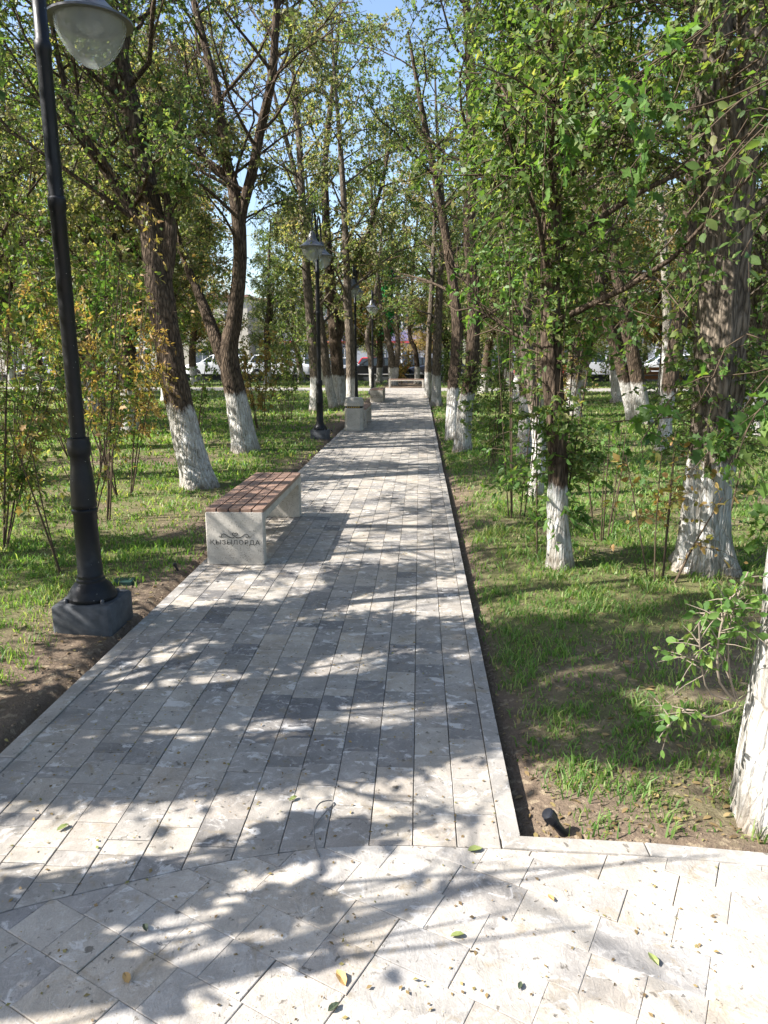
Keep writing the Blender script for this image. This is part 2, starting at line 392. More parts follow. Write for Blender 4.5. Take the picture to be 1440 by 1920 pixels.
def lit_edge(x):   # below this picture line the plaza lies mostly in the sun
    return np.interp(x, [-400, 0, 330, 410, 565, 720, 780, 848, 944, 1100, 1500], [1490, 1487, 1482, 1472, 1450, 1442, 1447, 1425, 1410, 1470, 1540])
DAPPLE = [(165, 1690, 190, 34), (90, 1800, 150, 60), (330, 1640, 120, 16), (640, 1555, 110, 34), (560, 1600, 60, 18), (830, 1525, 70, 22), (950, 1710, 62, 26),
          (1110, 1735, 50, 20), (1300, 1605, 110, 12), (560, 1700, 80, 22), (290, 1850, 60, 26), (800, 1640, 60, 18), (740, 1680, 50, 12), (620, 1790, 40, 18), (60, 1700, 90, 30)]
def gap_prob(P, plaza_only=False):
    """share of leaves missing for leaf points P, by where their shadow lands"""
    k = P[:, 2] / SUND[2]
    G = P - k[:, None] * SUND[None, :]
    x, y = topx(G); near = (G[:, 1] > 1.0) & (G[:, 1] < 18) & (G[:, 0] > -7) & (G[:, 0] < 7)
    out = np.zeros(len(P))
    for cx, cy_, a, b in ([] if plaza_only else LIT):
        d = ((x - cx) / (a * 1.1)) ** 2 + ((y - cy_) / (b * 1.15)) ** 2
        out = np.maximum(out, np.clip((1.35 - d) / .4, 0, 1) * .99)
    below = np.clip((y - lit_edge(x)) / 16, 0, 1) * .965
    keep = np.zeros(len(P))
    for cx, cy_, a, b in DAPPLE:
        d = ((x - cx) / a) ** 2 + ((y - cy_) / b) ** 2
        keep = np.maximum(keep, np.clip((1.2 - d) / .6, 0, 1) * 1.0)
    out = np.maximum(out, below * (1 - keep))
    return np.where(near, out, 0)
def crown_filter(P, r):
    """which leaf points grow: openings for sun, head room over the path, clear air round the camera"""
    keep = r.random(len(P)) > gap_prob(P)
    keep &= ~((np.abs(P[:, 0] + .7) < 1.35) & (P[:, 2] < 2.3) & (P[:, 1] > 0) & (P[:, 1] < 34))
    keep &= np.linalg.norm(P - np.array([0, 0, CAM_H]), axis=1) > 1.9
    d = np.abs(P[:, 0] + .2 + .05 * P[:, 1])
    keep &= ~((d < .8) & (P[:, 1] < 4) & (P[:, 2] < 3.6))
    x_, y_ = topx(P)
    G = P - (P[:, 2] / SUND[2])[:, None] * SUND[None, :]      # crowns far outside the picture whose shadow falls outside too stay thin
    off = ((x_ < -170) | (x_ > 1610) | (y_ < -170) | (P[:, 1] < .6)) & ~((G[:, 1] > 1.0) & (G[:, 1] < 24) & (np.abs(G[:, 0] + .3) < .62 * G[:, 1] + .8))
    keep &= ~(off & (r.random(len(P)) < .68))
    keep &= ~((P[:, 1] > .5) & (x_ < 300) & (y_ < 440) & (P[:, 1] < 14) & (r.random(len(P)) < .3))   # open sky on the left
    # the lamp heads stand free
    for ly in (3.97, 13.95, 22.0, 30.0):
        q = P - np.array([-1.92, ly, 3.5]); keep &= ~((np.abs(q[:, 0]) < .45) & (np.abs(q[:, 1]) < 1.0) & (np.abs(q[:, 2]) < .75))
    return keep

# ------------------------------------------------------------------ the setting: ground, paving
bx = [-1.14, -.86, -.71, -.55, -.31, -.13, .0, .14, .28]; by = [1.73, 1.85, 1.912, 1.97, 2.03, 2.05, 2.055, 2.055, 2.053]
BX = np.array([-6, -3.2, -2.4, -1.7] + bx + [.59, .86, 1.1, 1.5, 2.2, 3.5, 6.0]); BY = np.array([-2.2, .35, .95, 1.42] + by + [2.045, 2.033, 2.012, 1.96, 1.8, 1.35, .1])
def bnd(x): return np.interp(x, BX, BY)
XR_IN, XR_OUT, XL_IN, XL_OUT = .28, .345, -1.579, -1.655
PATH_END = 33.4

def ground_z(X, Y):
    z = .035 * (fbm(X * .7, Y * .7, 5) - .5) * 2 + .012 * (fbm(X * 5, Y * 5, 9) - .5)
    dr = X - XR_OUT; dl = XL_OUT - X
    z = np.where(dr > 0, z * np.clip(dr / .5, 0, 1) - .075 * np.exp(-np.maximum(dr, 0) / .22), z)
    z = np.where(dl > 0, z * np.clip(dl / .5, 0, 1) - .028 * np.exp(-np.maximum(dl, 0) / .5), z)
    inside = (X > XL_OUT - .01) & (X < XR_OUT - .012) & (Y < 36.6)
    z = np.where(inside | (Y < bnd(X) + .045), -.11, z)
    z = np.where((Y > 33.2) & (Y < 36.7), np.minimum(z, -.03), z)
    return z
def axis(segs):
    out = [segs[0][0]]
    for a, b, st in segs: out += list(np.linspace(a, b, max(2, int(round((b - a) / st)) + 1))[1:])
    return np.array(out)
gx = axis([(-400, -60, 40), (-60, -14, 3), (-14, -5, .35), (-5, -1.655, .09), (-1.655, -1.64, .02), (-1.64, .33, .4), (.33, .35, .02), (.35, 4, .075), (4, 12, .3), (12, 60, 3), (60, 400, 40)])
gy = axis([(-30, 0, 3), (0, 9, .08), (9, 16, .15), (16, 50, .5), (50, 120, 8), (120, 800, 60)])
GX, GY = np.meshgrid(gx, gy); GZ = ground_z(GX, GY)
nx, ny = len(gx), len(gy)
ii = (np.arange(ny - 1)[:, None] * nx + np.arange(nx - 1)[None, :]).ravel()
def cover(X, Y):
    """how much of the soil the grass covers"""
    c = fbm(X * .55 + 3, Y * .55 + 7, 21) * .9 + fbm(X * 2.6, Y * 2.6, 33) * .5 - .18
    e = np.where(X > -.6, X - XR_OUT, XL_OUT - X)
    edge = np.where(X > -.6, .09, .42)
    c = c + .14 - .75 * np.exp(-np.maximum(e, 0) / edge * 1.1)
    c = np.where(Y > 11, c + .16, c)
    c = np.where((X > .3) & (Y < 2.75), c - .18 * np.clip((2.5 - Y) / .35, 0, 1), c)
    c = np.where((X > .3) & (Y < 8), c - .03 - .25 * np.clip(fbm(X * 1.7 + 9, Y * 3.2, 61) - .45, 0, .4) * 2, c)
    return np.clip(c, 0, 1)
gm = np_mesh('ground', np.stack([GX.ravel(), GY.ravel(), GZ.ravel()], 1), [np.stack([ii, ii + 1, ii + nx + 1, ii + nx], 1)], [M['ground']], True)
att = gm.attributes.new('cover', 'FLOAT', 'POINT'); att.data.foreach_set('value', cover(GX.ravel(), GY.ravel()).astype(np.float32))
tag(link('ground', gm), 'park lawn soil with dry bare patches on both sides of the footpath', 'ground', kind='structure')

def clip(poly, n, d):
    """keep the part of poly with n.p <= d"""
    out = []; m = len(poly)
    for i in range(m):
        a, b = poly[i], poly[(i + 1) % m]; da = n[0] * a[0] + n[1] * a[1] - d; db = n[0] * b[0] + n[1] * b[1] - d
        if da <= 0: out.append(a)
        if (da < 0 < db) or (db < 0 < da):
            t = da / (da - db); out.append((a[0] + t * (b[0] - a[0]), a[1] + t * (b[1] - a[1])))
    return out
def area(p): return .5 * abs(sum(p[i][0] * p[(i + 1) % len(p)][1] - p[(i + 1) % len(p)][0] * p[i][1] for i in range(len(p))))
def paver_geo(poly, z, axis_=(0, 1), gl=.0021, gc=.0006, bev=.0016, depth=.05, tilt=(0, 0)):
    """a paving block; edges along axis_ get the joint gl, the others gc"""
    P = np.array(poly, float); n = len(P)
    if np.sum(P[:, 0] * np.roll(P[:, 1], -1) - np.roll(P[:, 0], -1) * P[:, 1]) < 0: P = P[::-1]
    E = np.roll(P, -1, 0) - P; ok = np.linalg.norm(E, axis=1) > 1e-5; P = P[ok]; n = len(P); E = nrm(np.roll(P, -1, 0) - P); c = P.mean(0)
    along = np.abs(E @ np.array(axis_)) > .8; Nn = np.stack([-E[:, 1], E[:, 0]], 1)
    def off(add):
        d = np.where(along, gl, gc) + add; out = []
        for i in range(n):
            a, b = i - 1, i; M2 = np.array([Nn[a], Nn[b]]); rhs = np.array([Nn[a] @ P[i] + d[a], Nn[b] @ P[i] + d[b]])
            q = np.linalg.solve(M2, rhs) if abs(np.linalg.det(M2)) > .15 else P[i] + Nn[b] * d[b]
            out.append(q)
        return np.array(out)
    a, b = off(0), off(bev)
    tz = lambda q: z + (q[:, 0] - c[0]) * tilt[0] + (q[:, 1] - c[1]) * tilt[1]
    V = np.vstack([np.c_[a, np.full(n, z - depth)], np.c_[a, tz(a) - bev * .8], np.c_[b, tz(b)]])
    F = [tuple(range(2 * n, 3 * n))]
    for k in range(2): F += [(k * n + i, k * n + (i + 1) % n, (k + 1) * n + (i + 1) % n, (k + 1) * n + i) for i in range(n)]
    return V, F

def lay(root, items, ax, gl, gc, n_single=300):
    """items: (poly, material key); the ones largest in view are single pieces, the rest one part"""
    def px(it):
        c = np.mean(it[0], axis=0); P = np.array([[q[0], q[1], 0] for q in it[0]]); x, y = topx(P)
        vis = (x.max() > 0) & (x.min() < 1440) & (y.min() < 1920) & (c[1] > .9)
        return area(list(zip(x, y))) if vis else -1
    items = sorted(items, key=px, reverse=True)
    rest = {}
    for i, (poly, key) in enumerate(items):
        z = random.uniform(-.0016, .0016); tl = (random.gauss(0, .004), random.gauss(0, .004))
        V, F = paver_geo(poly, z, ax, gl() , gc(), tilt=tl)
        if i < n_single and px((poly, key)) > 0:
            c = V.mean(0) * np.array([1, 1, 0]); mb = MB().add(V - c, F); o = mb.build('paver', M[key], root); o.location = c
        else: rest.setdefault(key, MB()).add(V, F)
    V = []; F = []; mi = []; keys = sorted(rest)
    mb = MB()
    for k in keys: n0 = len(mb.F); mb.add(rest[k].V, rest[k].F); mi += [keys.index(k)] * (len(mb.F) - n0)
    if mb.F:
        o = mb.build('pavers', None, root); o['kind'] = 'stuff'
        for k in keys: o.data.materials.append(M[k])
        o.data.polygons.foreach_set('material_index', np.array(mi, np.int32))

bed = MB().add([(XL_OUT, 1.2, -.007), (XR_OUT - .002, 1.95, -.007), (XR_OUT - .002, PATH_END, -.007), (XL_OUT, PATH_END, -.007)], [(0, 1, 2, 3)])
footpath = tag(bed.build('footpath', M['joint']), 'straight grey block paved footpath running between the trees', 'footpath', kind='structure')
items = []; wcol = (XR_IN - XL_IN) / 13
for ccol in range(13):
    x0 = XL_IN + ccol * wcol; x1 = x0 + wcol; y = .6 + random.random() * .2
    while y < PATH_END:
        L = random.choices([.072, .143, .215], [.26, .42, .32])[0] if y < 14 else random.choices([.143, .215], [.5, .5])[0]
        p = [(x0, y), (x1, y), (x1, min(y + L, PATH_END)), (x0, min(y + L, PATH_END))]
        b0, b1 = bnd(x0), bnd(x1); nn = (b1 - b0, -(x1 - x0)); p = clip(p, nn, nn[0] * x0 + nn[1] * (b0 + .0006))
        if len(p) > 2 and area(p) > 6e-5:
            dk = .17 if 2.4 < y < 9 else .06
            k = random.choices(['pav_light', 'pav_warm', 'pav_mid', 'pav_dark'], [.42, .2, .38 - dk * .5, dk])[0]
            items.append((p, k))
        y += L
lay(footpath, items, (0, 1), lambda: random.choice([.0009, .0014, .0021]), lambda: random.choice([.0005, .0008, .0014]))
for x0, x1, zt in ((XR_IN, XR_OUT, .004), (XL_OUT, XL_IN, .002)):     # kerb stones, one metre each
    y = 2.105 if x0 > 0 else 1.0
    while y < PATH_END:
        y1 = min(y + random.choice([.5, .8, 1.0, 1.0]), PATH_END)
        lo = y if x0 > 0 else max(y, bnd((x0 + x1) / 2) + .003)
        if y1 - lo > .06:
            jx = random.uniform(-.003, .003); jz = random.uniform(-.005, .004)
            mb = MB().box((x0 + .0015 + (jx if x0 < 0 else 0), lo + .002, -.12), (x1 - .0015 + (jx if x0 > 0 else 0), y1 - .002, zt + jz), .004)
            mb.build('kerb_stone', M['kerb'], footpath)
        y = y1

pl = MB(); xs = np.linspace(-4, 4, 60)
pl.add([(x, float(bnd(x)) - .002, -.008) for x in xs] + [(x, -3, -.008) for x in xs], [(i, i + 60, i + 61, i + 1) for i in range(59)])
plaza = tag(pl.build('plaza_paving', M['joint']), 'sunlit pale round plaza of riven paving slabs in the foreground', 'plaza', kind='structure')
ang = R(-26.6); du = np.array([math.cos(ang), math.sin(ang)]); dv = np.array([-du[1], du[0]]); o0 = np.array([-.71, 1.92]); items = []
HP = [((BY[i + 1] - BY[i]) * -1, (BX[i + 1] - BX[i]), i) for i in range(len(BX) - 1)]
for r_ in range(-24, 16):
    s = -3.5 + random.random() * .3
    while s < 3.8:
        L = random.choices([.143, .215, .286], [.36, .42, .22])[0]
        a = o0 + du * s + dv * r_ * .143
        p = [tuple(a), tuple(a + du * L), tuple(a + du * L + dv * .143), tuple(a + dv * .143)]
        c = a + du * L / 2 + dv * .07
        if -2.6 < c[0] < 2.4 and -.3 < c[1] < 2.3:
            for nxx, nyy, i in HP:
                if len(p) > 2 and BX[i] < c[0] + .4 and BX[i + 1] > c[0] - .4:
                    off = .0012
                    p = clip(p, (nxx, nyy), nxx * BX[i] + nyy * (BY[i] - off))
            if len(p) > 2 and area(p) > 4e-5:
                items.append((p, random.choices(['plz_light', 'plz_warm', 'plz_grey'], [.46, .36, .18])[0]))
        s += L
lay(plaza, items, tuple(dv), lambda: random.choice([.0003, .0005, .0009, .0018]), lambda: .0006)
kp = [(x, float(bnd(x))) for x in np.linspace(.283, 2.6, 6)]          # curved kerb of the plaza on the right
for i in range(5):
    (xa, ya), (xb, yb) = kp[i], kp[i + 1]
    MB().prism([(xa + .0015, ya), (xb - .0015, yb), (xb - .0015, yb + .062), (xa + .0015, ya + .062)], -.12, .005, .004).build('kerb_stone', M['kerb'], plaza)

cp = MB().box((-26, 33.42, -.05), (26, 36.5, .002))
tag(cp.build('cross_path', M['kerb']), 'pale paved path crossing at the far end of the footpath', 'path', kind='structure')
tag(MB().add([(-120, 47.3, .02), (120, 47.3, .02), (120, 66, .02), (-120, 66, .02)], [(0, 1, 2, 3)]).build('road', M['asphalt']), 'asphalt street with parked cars beyond the park', 'road', kind='structure')
tag(MB().add([(-120, 66.3, .1), (120, 66.3, .1), (120, 74.4, .1), (-120, 74.4, .1)], [(0, 1, 2, 3)]).build('pavement', M['kerb']), 'far pavement in front of the shops', 'pavement', kind='structure')

# ------------------------------------------------------------------ leaves, twigs, trees
SHAPES = {
    'diamond': (np.array([(0, 0, 0), (.45, .30, .07), (1, 0, -.06), (.45, -.30, .07)]), [(0, 1, 2, 3)]),
    'oval': (np.array([(0, 0, 0), (.22, .23, .06), (.55, .30, .07), (.83, .17, .02), (1, 0, -.07), (.83, -.17, .02), (.55, -.30, .07), (.22, -.23, .06), (.5, 0, 0)]),
             [(0, 1, 8), (1, 2, 8), (2, 3, 8), (3, 4, 8), (4, 5, 8), (5, 6, 8), (6, 7, 8), (7, 0, 8)]),
    'lance': (np.array([(0, 0, 0), (.25, .17, .04), (.6, .19, .03), (1, 0, -.12), (.6, -.19, .03), (.25, -.17, .04)]), [(0, 1, 2, 5), (5, 2, 3, 4)]),
    'maple': (np.array([(0, 0, 0), (.12, .28, .03), (.40, .20, .05), (.52, .46, -.02), (.68, .18, .04), (1, 0, -.12), (.68, -.18, .04), (.52, -.46, -.02), (.40, -.20, .05), (.12, -.28, .03), (.42, 0, 0)]),
              [(i, i + 1, 10) for i in range(9)] + [(9, 0, 10)]),
}
def leaves_geo(P, D, N, S, shape):
    T, F = SHAPES[shape]; D = nrm(D); W = nrm(np.cross(N, D)); N = np.cross(D, W)
    V = P[:, None, :] + S[:, None, None] * (T[None, :, 0:1] * D[:, None] + T[None, :, 1:2] * W[:, None] + T[None, :, 2:3] * N[:, None])
    k = len(T); off = np.arange(len(P))[:, None, None] * k
    return V.reshape(-1, 3), (np.array(F)[None] + off).reshape(-1, len(F[0]))
def twig_tubes(P0, D, L, droop, r0, K=3):
    """many three-sided twigs at once"""
    s = np.linspace(0, 1, K); n = len(P0)
    Pt = P0[:, None] + D[:, None] * (L[:, None] * s)[..., None]; Pt[..., 2] -= (droop * L)[:, None] * s ** 2
    a = nrm(np.cross(D, [.3, .2, 1.0])); b = np.cross(D, a); rr = r0[:, None] * (1 - .75 * s)[None]
    V = np.stack([Pt + rr[..., None] * (math.cos(q) * a + math.sin(q) * b)[:, None] for q in (0, 2.094, 4.189)], 2)
    base = (np.arange(n) * K * 3)[:, None, None] + (np.arange(K - 1) * 3)[None, :, None] + np.arange(3)[None, None, :]
    k2 = base - np.arange(3) + (np.arange(3) + 1) % 3
    return V.reshape(-1, 3), np.stack([base, k2, k2 + 3, base + 3], -1).reshape(-1, 4)

class Geo:
    def __init__(s): s.V = []; s.F = []; s.n = 0
    def add(s, V, F):
        if len(V): s.V.append(V); s.F.append(np.asarray(F) + s.n); s.n += len(V)
    def mesh(s, name, mat, smooth): return np_mesh(name, np.vstack(s.V), s.F, [mat], smooth)

def rand_unit(r, n): return nrm(r.normal(size=(n, 3)))

def grow_foliage(r, wood, leaf, P0, D, L, droop, size, per, shape, flt, origin, r0=.004):
    """twigs from P0 along D with leaves; wood / leaf are Geo"""
    if not len(P0): return
    s = r.random((len(P0), per)) * .92 + .08
    Pl = P0[:, None] + D[:, None] * (L[:, None] * s)[..., None]; Pl[..., 2] -= (droop * L)[:, None] * s ** 2
    Pl = Pl.reshape(-1, 3); Dt = np.repeat(D, per, 0)
    if flt: k = crown_filter(Pl + origin, r)
    else: k = np.ones(len(Pl), bool)
    alive = k.reshape(-1, per).any(1)
    if alive.any(): V, F = twig_tubes(P0[alive], D[alive], L[alive], droop, np.full(alive.sum(), r0)); wood.add(V, F)
    Pl, Dt = Pl[k], Dt[k]; n = len(Pl)
    if not n: return
    Dl = nrm(rand_unit(r, n) * .8 + Dt * .5 + np.array([0, 0, -.5])); Nl = nrm(rand_unit(r, n) + np.array([-.2, -.15, .55]))
    V, F = leaves_geo(Pl, Dl, Nl, size * (.38 + .9 * r.random(n) ** 1.4), shape); leaf.add(V, F)

def make_tree(name, stems, seed, bark, leafm, zmin=2.3, n1=15, l1=2.0, n2=6, n3=7, per=13, size=.055, droop=.35, sides=14, rough=.10,
              flt=True, low=None, shape='diamond', up=.55, lean=None, thin=0.0, twigm='twig', reach=()):
    """stems: list of [(x, y, z, radius), ...] in world space; the first one stands on the ground"""
    r = np.random.default_rng(seed); base = np.array(stems[0][0][:3]) * np.array([1, 1, 0])
    trunk, wood, leaf = Geo(), Geo(), Geo()
    P0s, Ds, Ls = [], [], []
    for si, st in enumerate(stems):
        st = np.array(st, float); st[:, :3] -= base
        if si == 0: main = smooth_line(st, 60)
        elif st[0, 2] > .6:
            i0 = max(0, int(np.argmin(np.linalg.norm(main[:, :3] - st[0, :3], axis=1))) - 2); j0 = main[i0].copy(); j0[3] = min(j0[3] * .85, st[0, 3] * 1.25)
            sh = main[min(59, i0 + 2), 1] - st[0, 1]; st[:, 1] += sh; st = np.vstack([j0, st])
        H = np.linalg.norm(st[-1, :3] - st[0, :3]); n = int(max(10, H / (.09 if sides >= 20 else .2)))
        Q = smooth_line(st, n); P, rad = Q[:, :3], np.maximum(Q[:, 3], .004)
        if si == 0: P = np.vstack([P[0] - [0, 0, .25], P]); rad = np.concatenate([[rad[0] * 1.25], rad])
        zz = P[:, 2]; a = np.arange(sides) * 2 * math.pi / sides
        off = np.ones((len(P), sides))
        for q in range(3, 7): off += rough * .55 * np.sin(q * a[None] + r.random() * 7 + zz[:, None] * r.normal() * .8) * r.random()
        off += rough * (vnoise(a[None] * sides / 6.3 + 0 * zz[:, None], zz[:, None] * 6, seed + si) - .5) * 1.3 + rough * .8 * (vnoise(a[None] * 2.2, zz[:, None] * 2.5, seed + 50 + si) - .5)
        if si == 0: off *= 1 + .2 * np.exp(-np.maximum(zz, 0) / .11)[:, None] * (1 + .35 * np.sin(a * 4 + seed))[None]
        V, F = tube(P, rad, sides, off); trunk.add(V, F)
        T = nrm(np.gradient(P, axis=0)); cand = np.where(zz > zmin)[0]
        if not len(cand): continue
        k1 = max(2, int(n1 * len(cand) / len(P) * (1.0 if si == 0 else .85)))
        for j in range(k1):
            i = cand[min(len(cand) - 1, int((j + r.random()) / k1 * len(cand)))]; t = i / len(P)
            az = 2.4 * j + seed + r.random() * .9; el = up * (.4 + 1.0 * r.random()) + .3 * t
            d = nrm(np.array([math.cos(az) * math.cos(el), math.sin(az) * math.cos(el), math.sin(el)]) + (lean if lean is not None else 0))
            L = l1 * (.55 + .7 * r.random()) * (1.1 - .5 * t); m = 6
            if flt:
                e_ = P[i] + base + d * L
                if -2.2 < e_[0] < .35 and e_[2] < 5.2 and 1 < e_[1] < 15: L *= .4
            if flt and max(gap_prob((P[i] + base + d * L * u_)[None], True)[0] for u_ in (.35, .6, .9)) > .55 and r.random() < .8: continue
            p = P[i].copy(); pts = [p.copy()]
            for q in range(m - 1):
                p = p + d * L / (m - 1); pts.append(p.copy()); d = nrm(d + r.normal(size=3) * .17 + np.array([0, 0, .05 - .10 * droop * q]))
            pts = np.array(pts); rb = min(rad[i] * .45, .008 + .0105 * L); V, F = tube(pts, np.linspace(rb, .006, m), 6); trunk.add(V, F)
            for k in range(n2):
                u = .22 + .78 * (k + r.random()) / n2; f = u * (m - 1); a_ = min(m - 2, int(f)); q = pts[a_] + (pts[a_ + 1] - pts[a_]) * (f - a_)
                d2 = nrm(nrm(pts[a_ + 1] - pts[a_]) * .75 + rand_unit(r, 1)[0] * .85 + np.array([0, 0, .12])); L2 = L * (.28 + .3 * r.random()) * (1.15 - .5 * u)
                if flt and gap_prob((q + base + d2 * L2 * .6)[None], True)[0] > .55 and r.random() < .8: continue
                q2 = np.array([q, q + d2 * L2 * .5 + r.normal(size=3) * .04, q + d2 * L2 - np.array([0, 0, droop * L2 * .3])])
                V, F = tube(q2, np.array([max(.006, rb * .35), .006, .003]), 4); wood.add(V, F)
                w_ = r.random(n3); B = np.where(w_[:, None] < .5, q2[0] + (q2[1] - q2[0]) * (w_ * 2)[:, None], q2[1] + (q2[2] - q2[1]) * (w_ * 2 - 1)[:, None])
                P0s.append(B); Ds.append(nrm(d2 * .55 + rand_unit(r, n3) * .9)); Ls.append(.16 + .34 * r.random(n3))
    for tgt, rad_, cnt in reach:   # added limbs led to set points, their leafy ends placed to cast shade
        tg = np.array(tgt) - base; i0 = int(np.argmin(np.abs(main[:, 2] - max(1.5, tg[2] * .62)))); a0 = main[i0, :3]; md = a0 * .5 + tg * .5 + np.array([0, 0, .15]) + r.normal(size=3) * .12
        Q = smooth_line([(*a0, 0), (*md, 0), (*tg, 0)], 10)[:, :3]; V, F = tube(Q, np.linspace(.02, .004, 10), 6); trunk.add(V, F)
        B = tg + rand_unit(r, cnt) * (rad_ * r.random(cnt) ** .6)[:, None]; back = Q[r.integers(5, 10, cnt)]; P0s.append(back + (B - back) * .55); Ds.append(nrm(B - back + rand_unit(r, cnt) * .05)); Ls.append(np.linalg.norm(B - back, axis=1) * .45 + .12)
    if low:   # shoots with leaves low on the trunk
        st = np.array(stems[0], float); st[:, :3] -= base; Q = smooth_line(st, 60); za, zb, cnt, ln = low
        idx = np.where((Q[:, 2] > za) & (Q[:, 2] < zb))[0]; i = r.choice(idx, cnt); az = r.random(cnt) * 6.283; el = r.random(cnt) * .9 - .1
        D = np.stack([np.cos(az) * np.cos(el), np.sin(az) * np.cos(el), np.sin(el)], 1)
        P0s.append(Q[i, :3] + D * Q[i, 3:4] * .8); Ds.append(D); Ls.append(ln * (.4 + .8 * r.random(cnt)))
    P0, D, L = np.vstack(P0s), np.vstack(Ds), np.concatenate(Ls)
    if thin > 0:
        x_, y_ = topx(P0 + base); inv = (x_ > -60) & (x_ < 1500) & (y_ > -60) & ((P0 + base)[:, 1] > .5); ok = ~inv | (r.random(len(P0)) > thin); P0, D, L = P0[ok], D[ok], L[ok]
    grow_foliage(r, wood, leaf, P0, D, L, droop, size, per, shape, flt, base)
    o = empty(name, base)
    t = link('trunk', trunk.mesh('trunk', M[bark], True), o)
    b = link('branches', wood.mesh('branches', M[twigm], True), o); b['kind'] = 'stuff'
    if leaf.n: c = link('crown', leaf.mesh('crown', M[leafm], False), o); c['kind'] = 'stuff'
    return o

def stem_px(Y, pts, dy=0.0):
    """pts: (x, y, radius) in the photograph; the stem stands Y metres down the path; dy: drift in depth per metre of height"""
    out = []
    for x, y, rad in pts:
        p = at(x, y, Y); p = at(x, y, Y + dy * max(0, p[2])); out.append((*p, rad))
    z0 = out[0][2]; out[0] = (out[0][0], out[0][1], 0.0, out[0][3]) if abs(z0) < .3 else out[0]
    return out

def T(label, stems, seed, bark, leafm, **kw):
    o = make_tree('tree', stems, seed, bark, leafm, **kw)
    return tag(o, label, 'tree', 'whitewashed park trees')

# left side
T('thick dark tree leaning left beside the near bench, broken stub halfway up',
  [stem_px(8.52, [(373, 914, .2), (347, 800, .168), (318, 660, .155), (292, 490, .15), (277, 360, .125), (252, 220, .105), (228, 120, .09), (205, 0, .075), (190, -160, .055), (180, -420, .02)], .1),
   stem_px(8.52, [(278, 440, .07), (250, 400, .062), (205, 330, .055), (152, 255, .045), (112, 120, .032), (90, 0, .018)], .1),
   stem_px(8.52, [(304, 560, .085), (318, 440, .08), (312, 362, .03)], .1),
   stem_px(8.52, [(243, 190, .07), (262, 80, .055), (258, -40, .04), (280, -260, .02)], .2)],
  3, 'bark_dark', 'leaf_elm', zmin=3.0, n1=18, l1=2.3, n3=9, per=18, size=.058, sides=22)
T('forked tree with twisting dark stems behind the near bench',
  [stem_px(11.9, [(460, 847, .21), (441, 740, .17), (428, 665, .15), (440, 590, .12), (450, 480, .105), (443, 380, .1), (424, 300, .075), (408, 180, .065), (383, 80, .055), (355, -40, .04), (330, -250, .02)]),
   stem_px(11.9, [(428, 672, .12), (408, 620, .1), (385, 560, .075), (350, 470, .05), (320, 340, .035), (300, 200, .02)], .2),
   stem_px(11.9, [(443, 385, .08), (462, 310, .075), (478, 225, .068), (500, 120, .06), (508, 0, .05), (525, -220, .02)], -.1),
   stem_px(12.0, [(425, 335, .05), (380, 300, .04), (330, 245, .03), (280, 205, .018)], .2)],
  4, 'bark_dark', 'leaf_olive', zmin=3.0, n1=24, l1=2.3, n3=9, per=18, size=.06, sides=18)
T('whitewashed trunk just behind the second lamp post, left of the leaning one',
  [stem_px(21.0, [(590, 776, .15), (591, 720, .14), (585, 640, .13), (575, 520, .12), (568, 400, .1), (560, 250, .08), (545, 80, .05), (530, -80, .02)])], 5, 'bark_mid', 'leaf_olive', n1=24, l1=2.8, per=15, size=.09, droop=.5)
T('orange brown trunk leaning left to right behind the second lamp post',
  [stem_px(22.0, [(627, 770, .13), (617, 720, .12), (609, 670, .12), (600, 600, .11), (590, 480, .09), (560, 350, .07), (520, 200, .05), (490, 80, .02)])], 6, 'bark_mid', 'leaf_olive', n1=24, l1=2.8, per=15, size=.09, droop=.5)
T('broad whitewashed trunk behind the litter bin, greenish grey in shade',
  [stem_px(23.4, [(637, 767, .25), (635, 715, .2), (630, 650, .19), (622, 560, .17), (612, 430, .13), (610, 300, .1), (625, 150, .07), (640, 0, .03)]),
   stem_px(23.5, [(631, 655, .12), (655, 560, .1), (690, 440, .07), (720, 330, .05), (740, 200, .02)])], 7, 'bark_dark', 'leaf_elm', n1=24, l1=2.8, per=15, size=.09, droop=.5)
T('upright sunlit trunk directly above the litter bin',
  [stem_px(20.4, [(657, 772, .135), (657, 705, .125), (656, 640, .12), (652, 560, .11), (648, 450, .09), (640, 300, .07), (628, 150, .04), (620, 20, .02)])], 8, 'bark_mid', 'leaf_olive', n1=24, l1=2.8, per=15, size=.09, droop=.5)
T('slim curved trunk left of the far crosswise bench',
  [stem_px(38.0, [(699, 725, .16), (697, 705, .145), (694, 670, .13), (688, 630, .12), (700, 580, .1), (712, 480, .08), (720, 350, .05), (725, 230, .02)])], 9, 'bark_mid', 'leaf_olive', n1=20, l1=3.2, per=14, size=.12, flt=False)
T('twin trunk standing right behind the far crosswise bench',
  [stem_px(39.5, [(738, 724, .24), (736, 700, .2), (733, 660, .17), (720, 600, .14), (708, 520, .1), (700, 400, .07), (690, 260, .03)]),
   stem_px(39.6, [(742, 700, .16), (746, 650, .14), (744, 590, .12), (752, 480, .08), (765, 350, .03)])], 10, 'bark_mid', 'leaf_olive', n1=20, l1=3.2, per=14, size=.12, flt=False)
T('thin whitewashed tree right of the far crosswise bench',
  [stem_px(42.0, [(782, 720, .17), (782, 690, .15), (778, 655, .13), (768, 620, .11), (775, 500, .08), (785, 380, .05), (790, 280, .02)])], 11, 'bark_dark', 'leaf_dry', n1=20, l1=3.2, per=14, size=.12, flt=False)
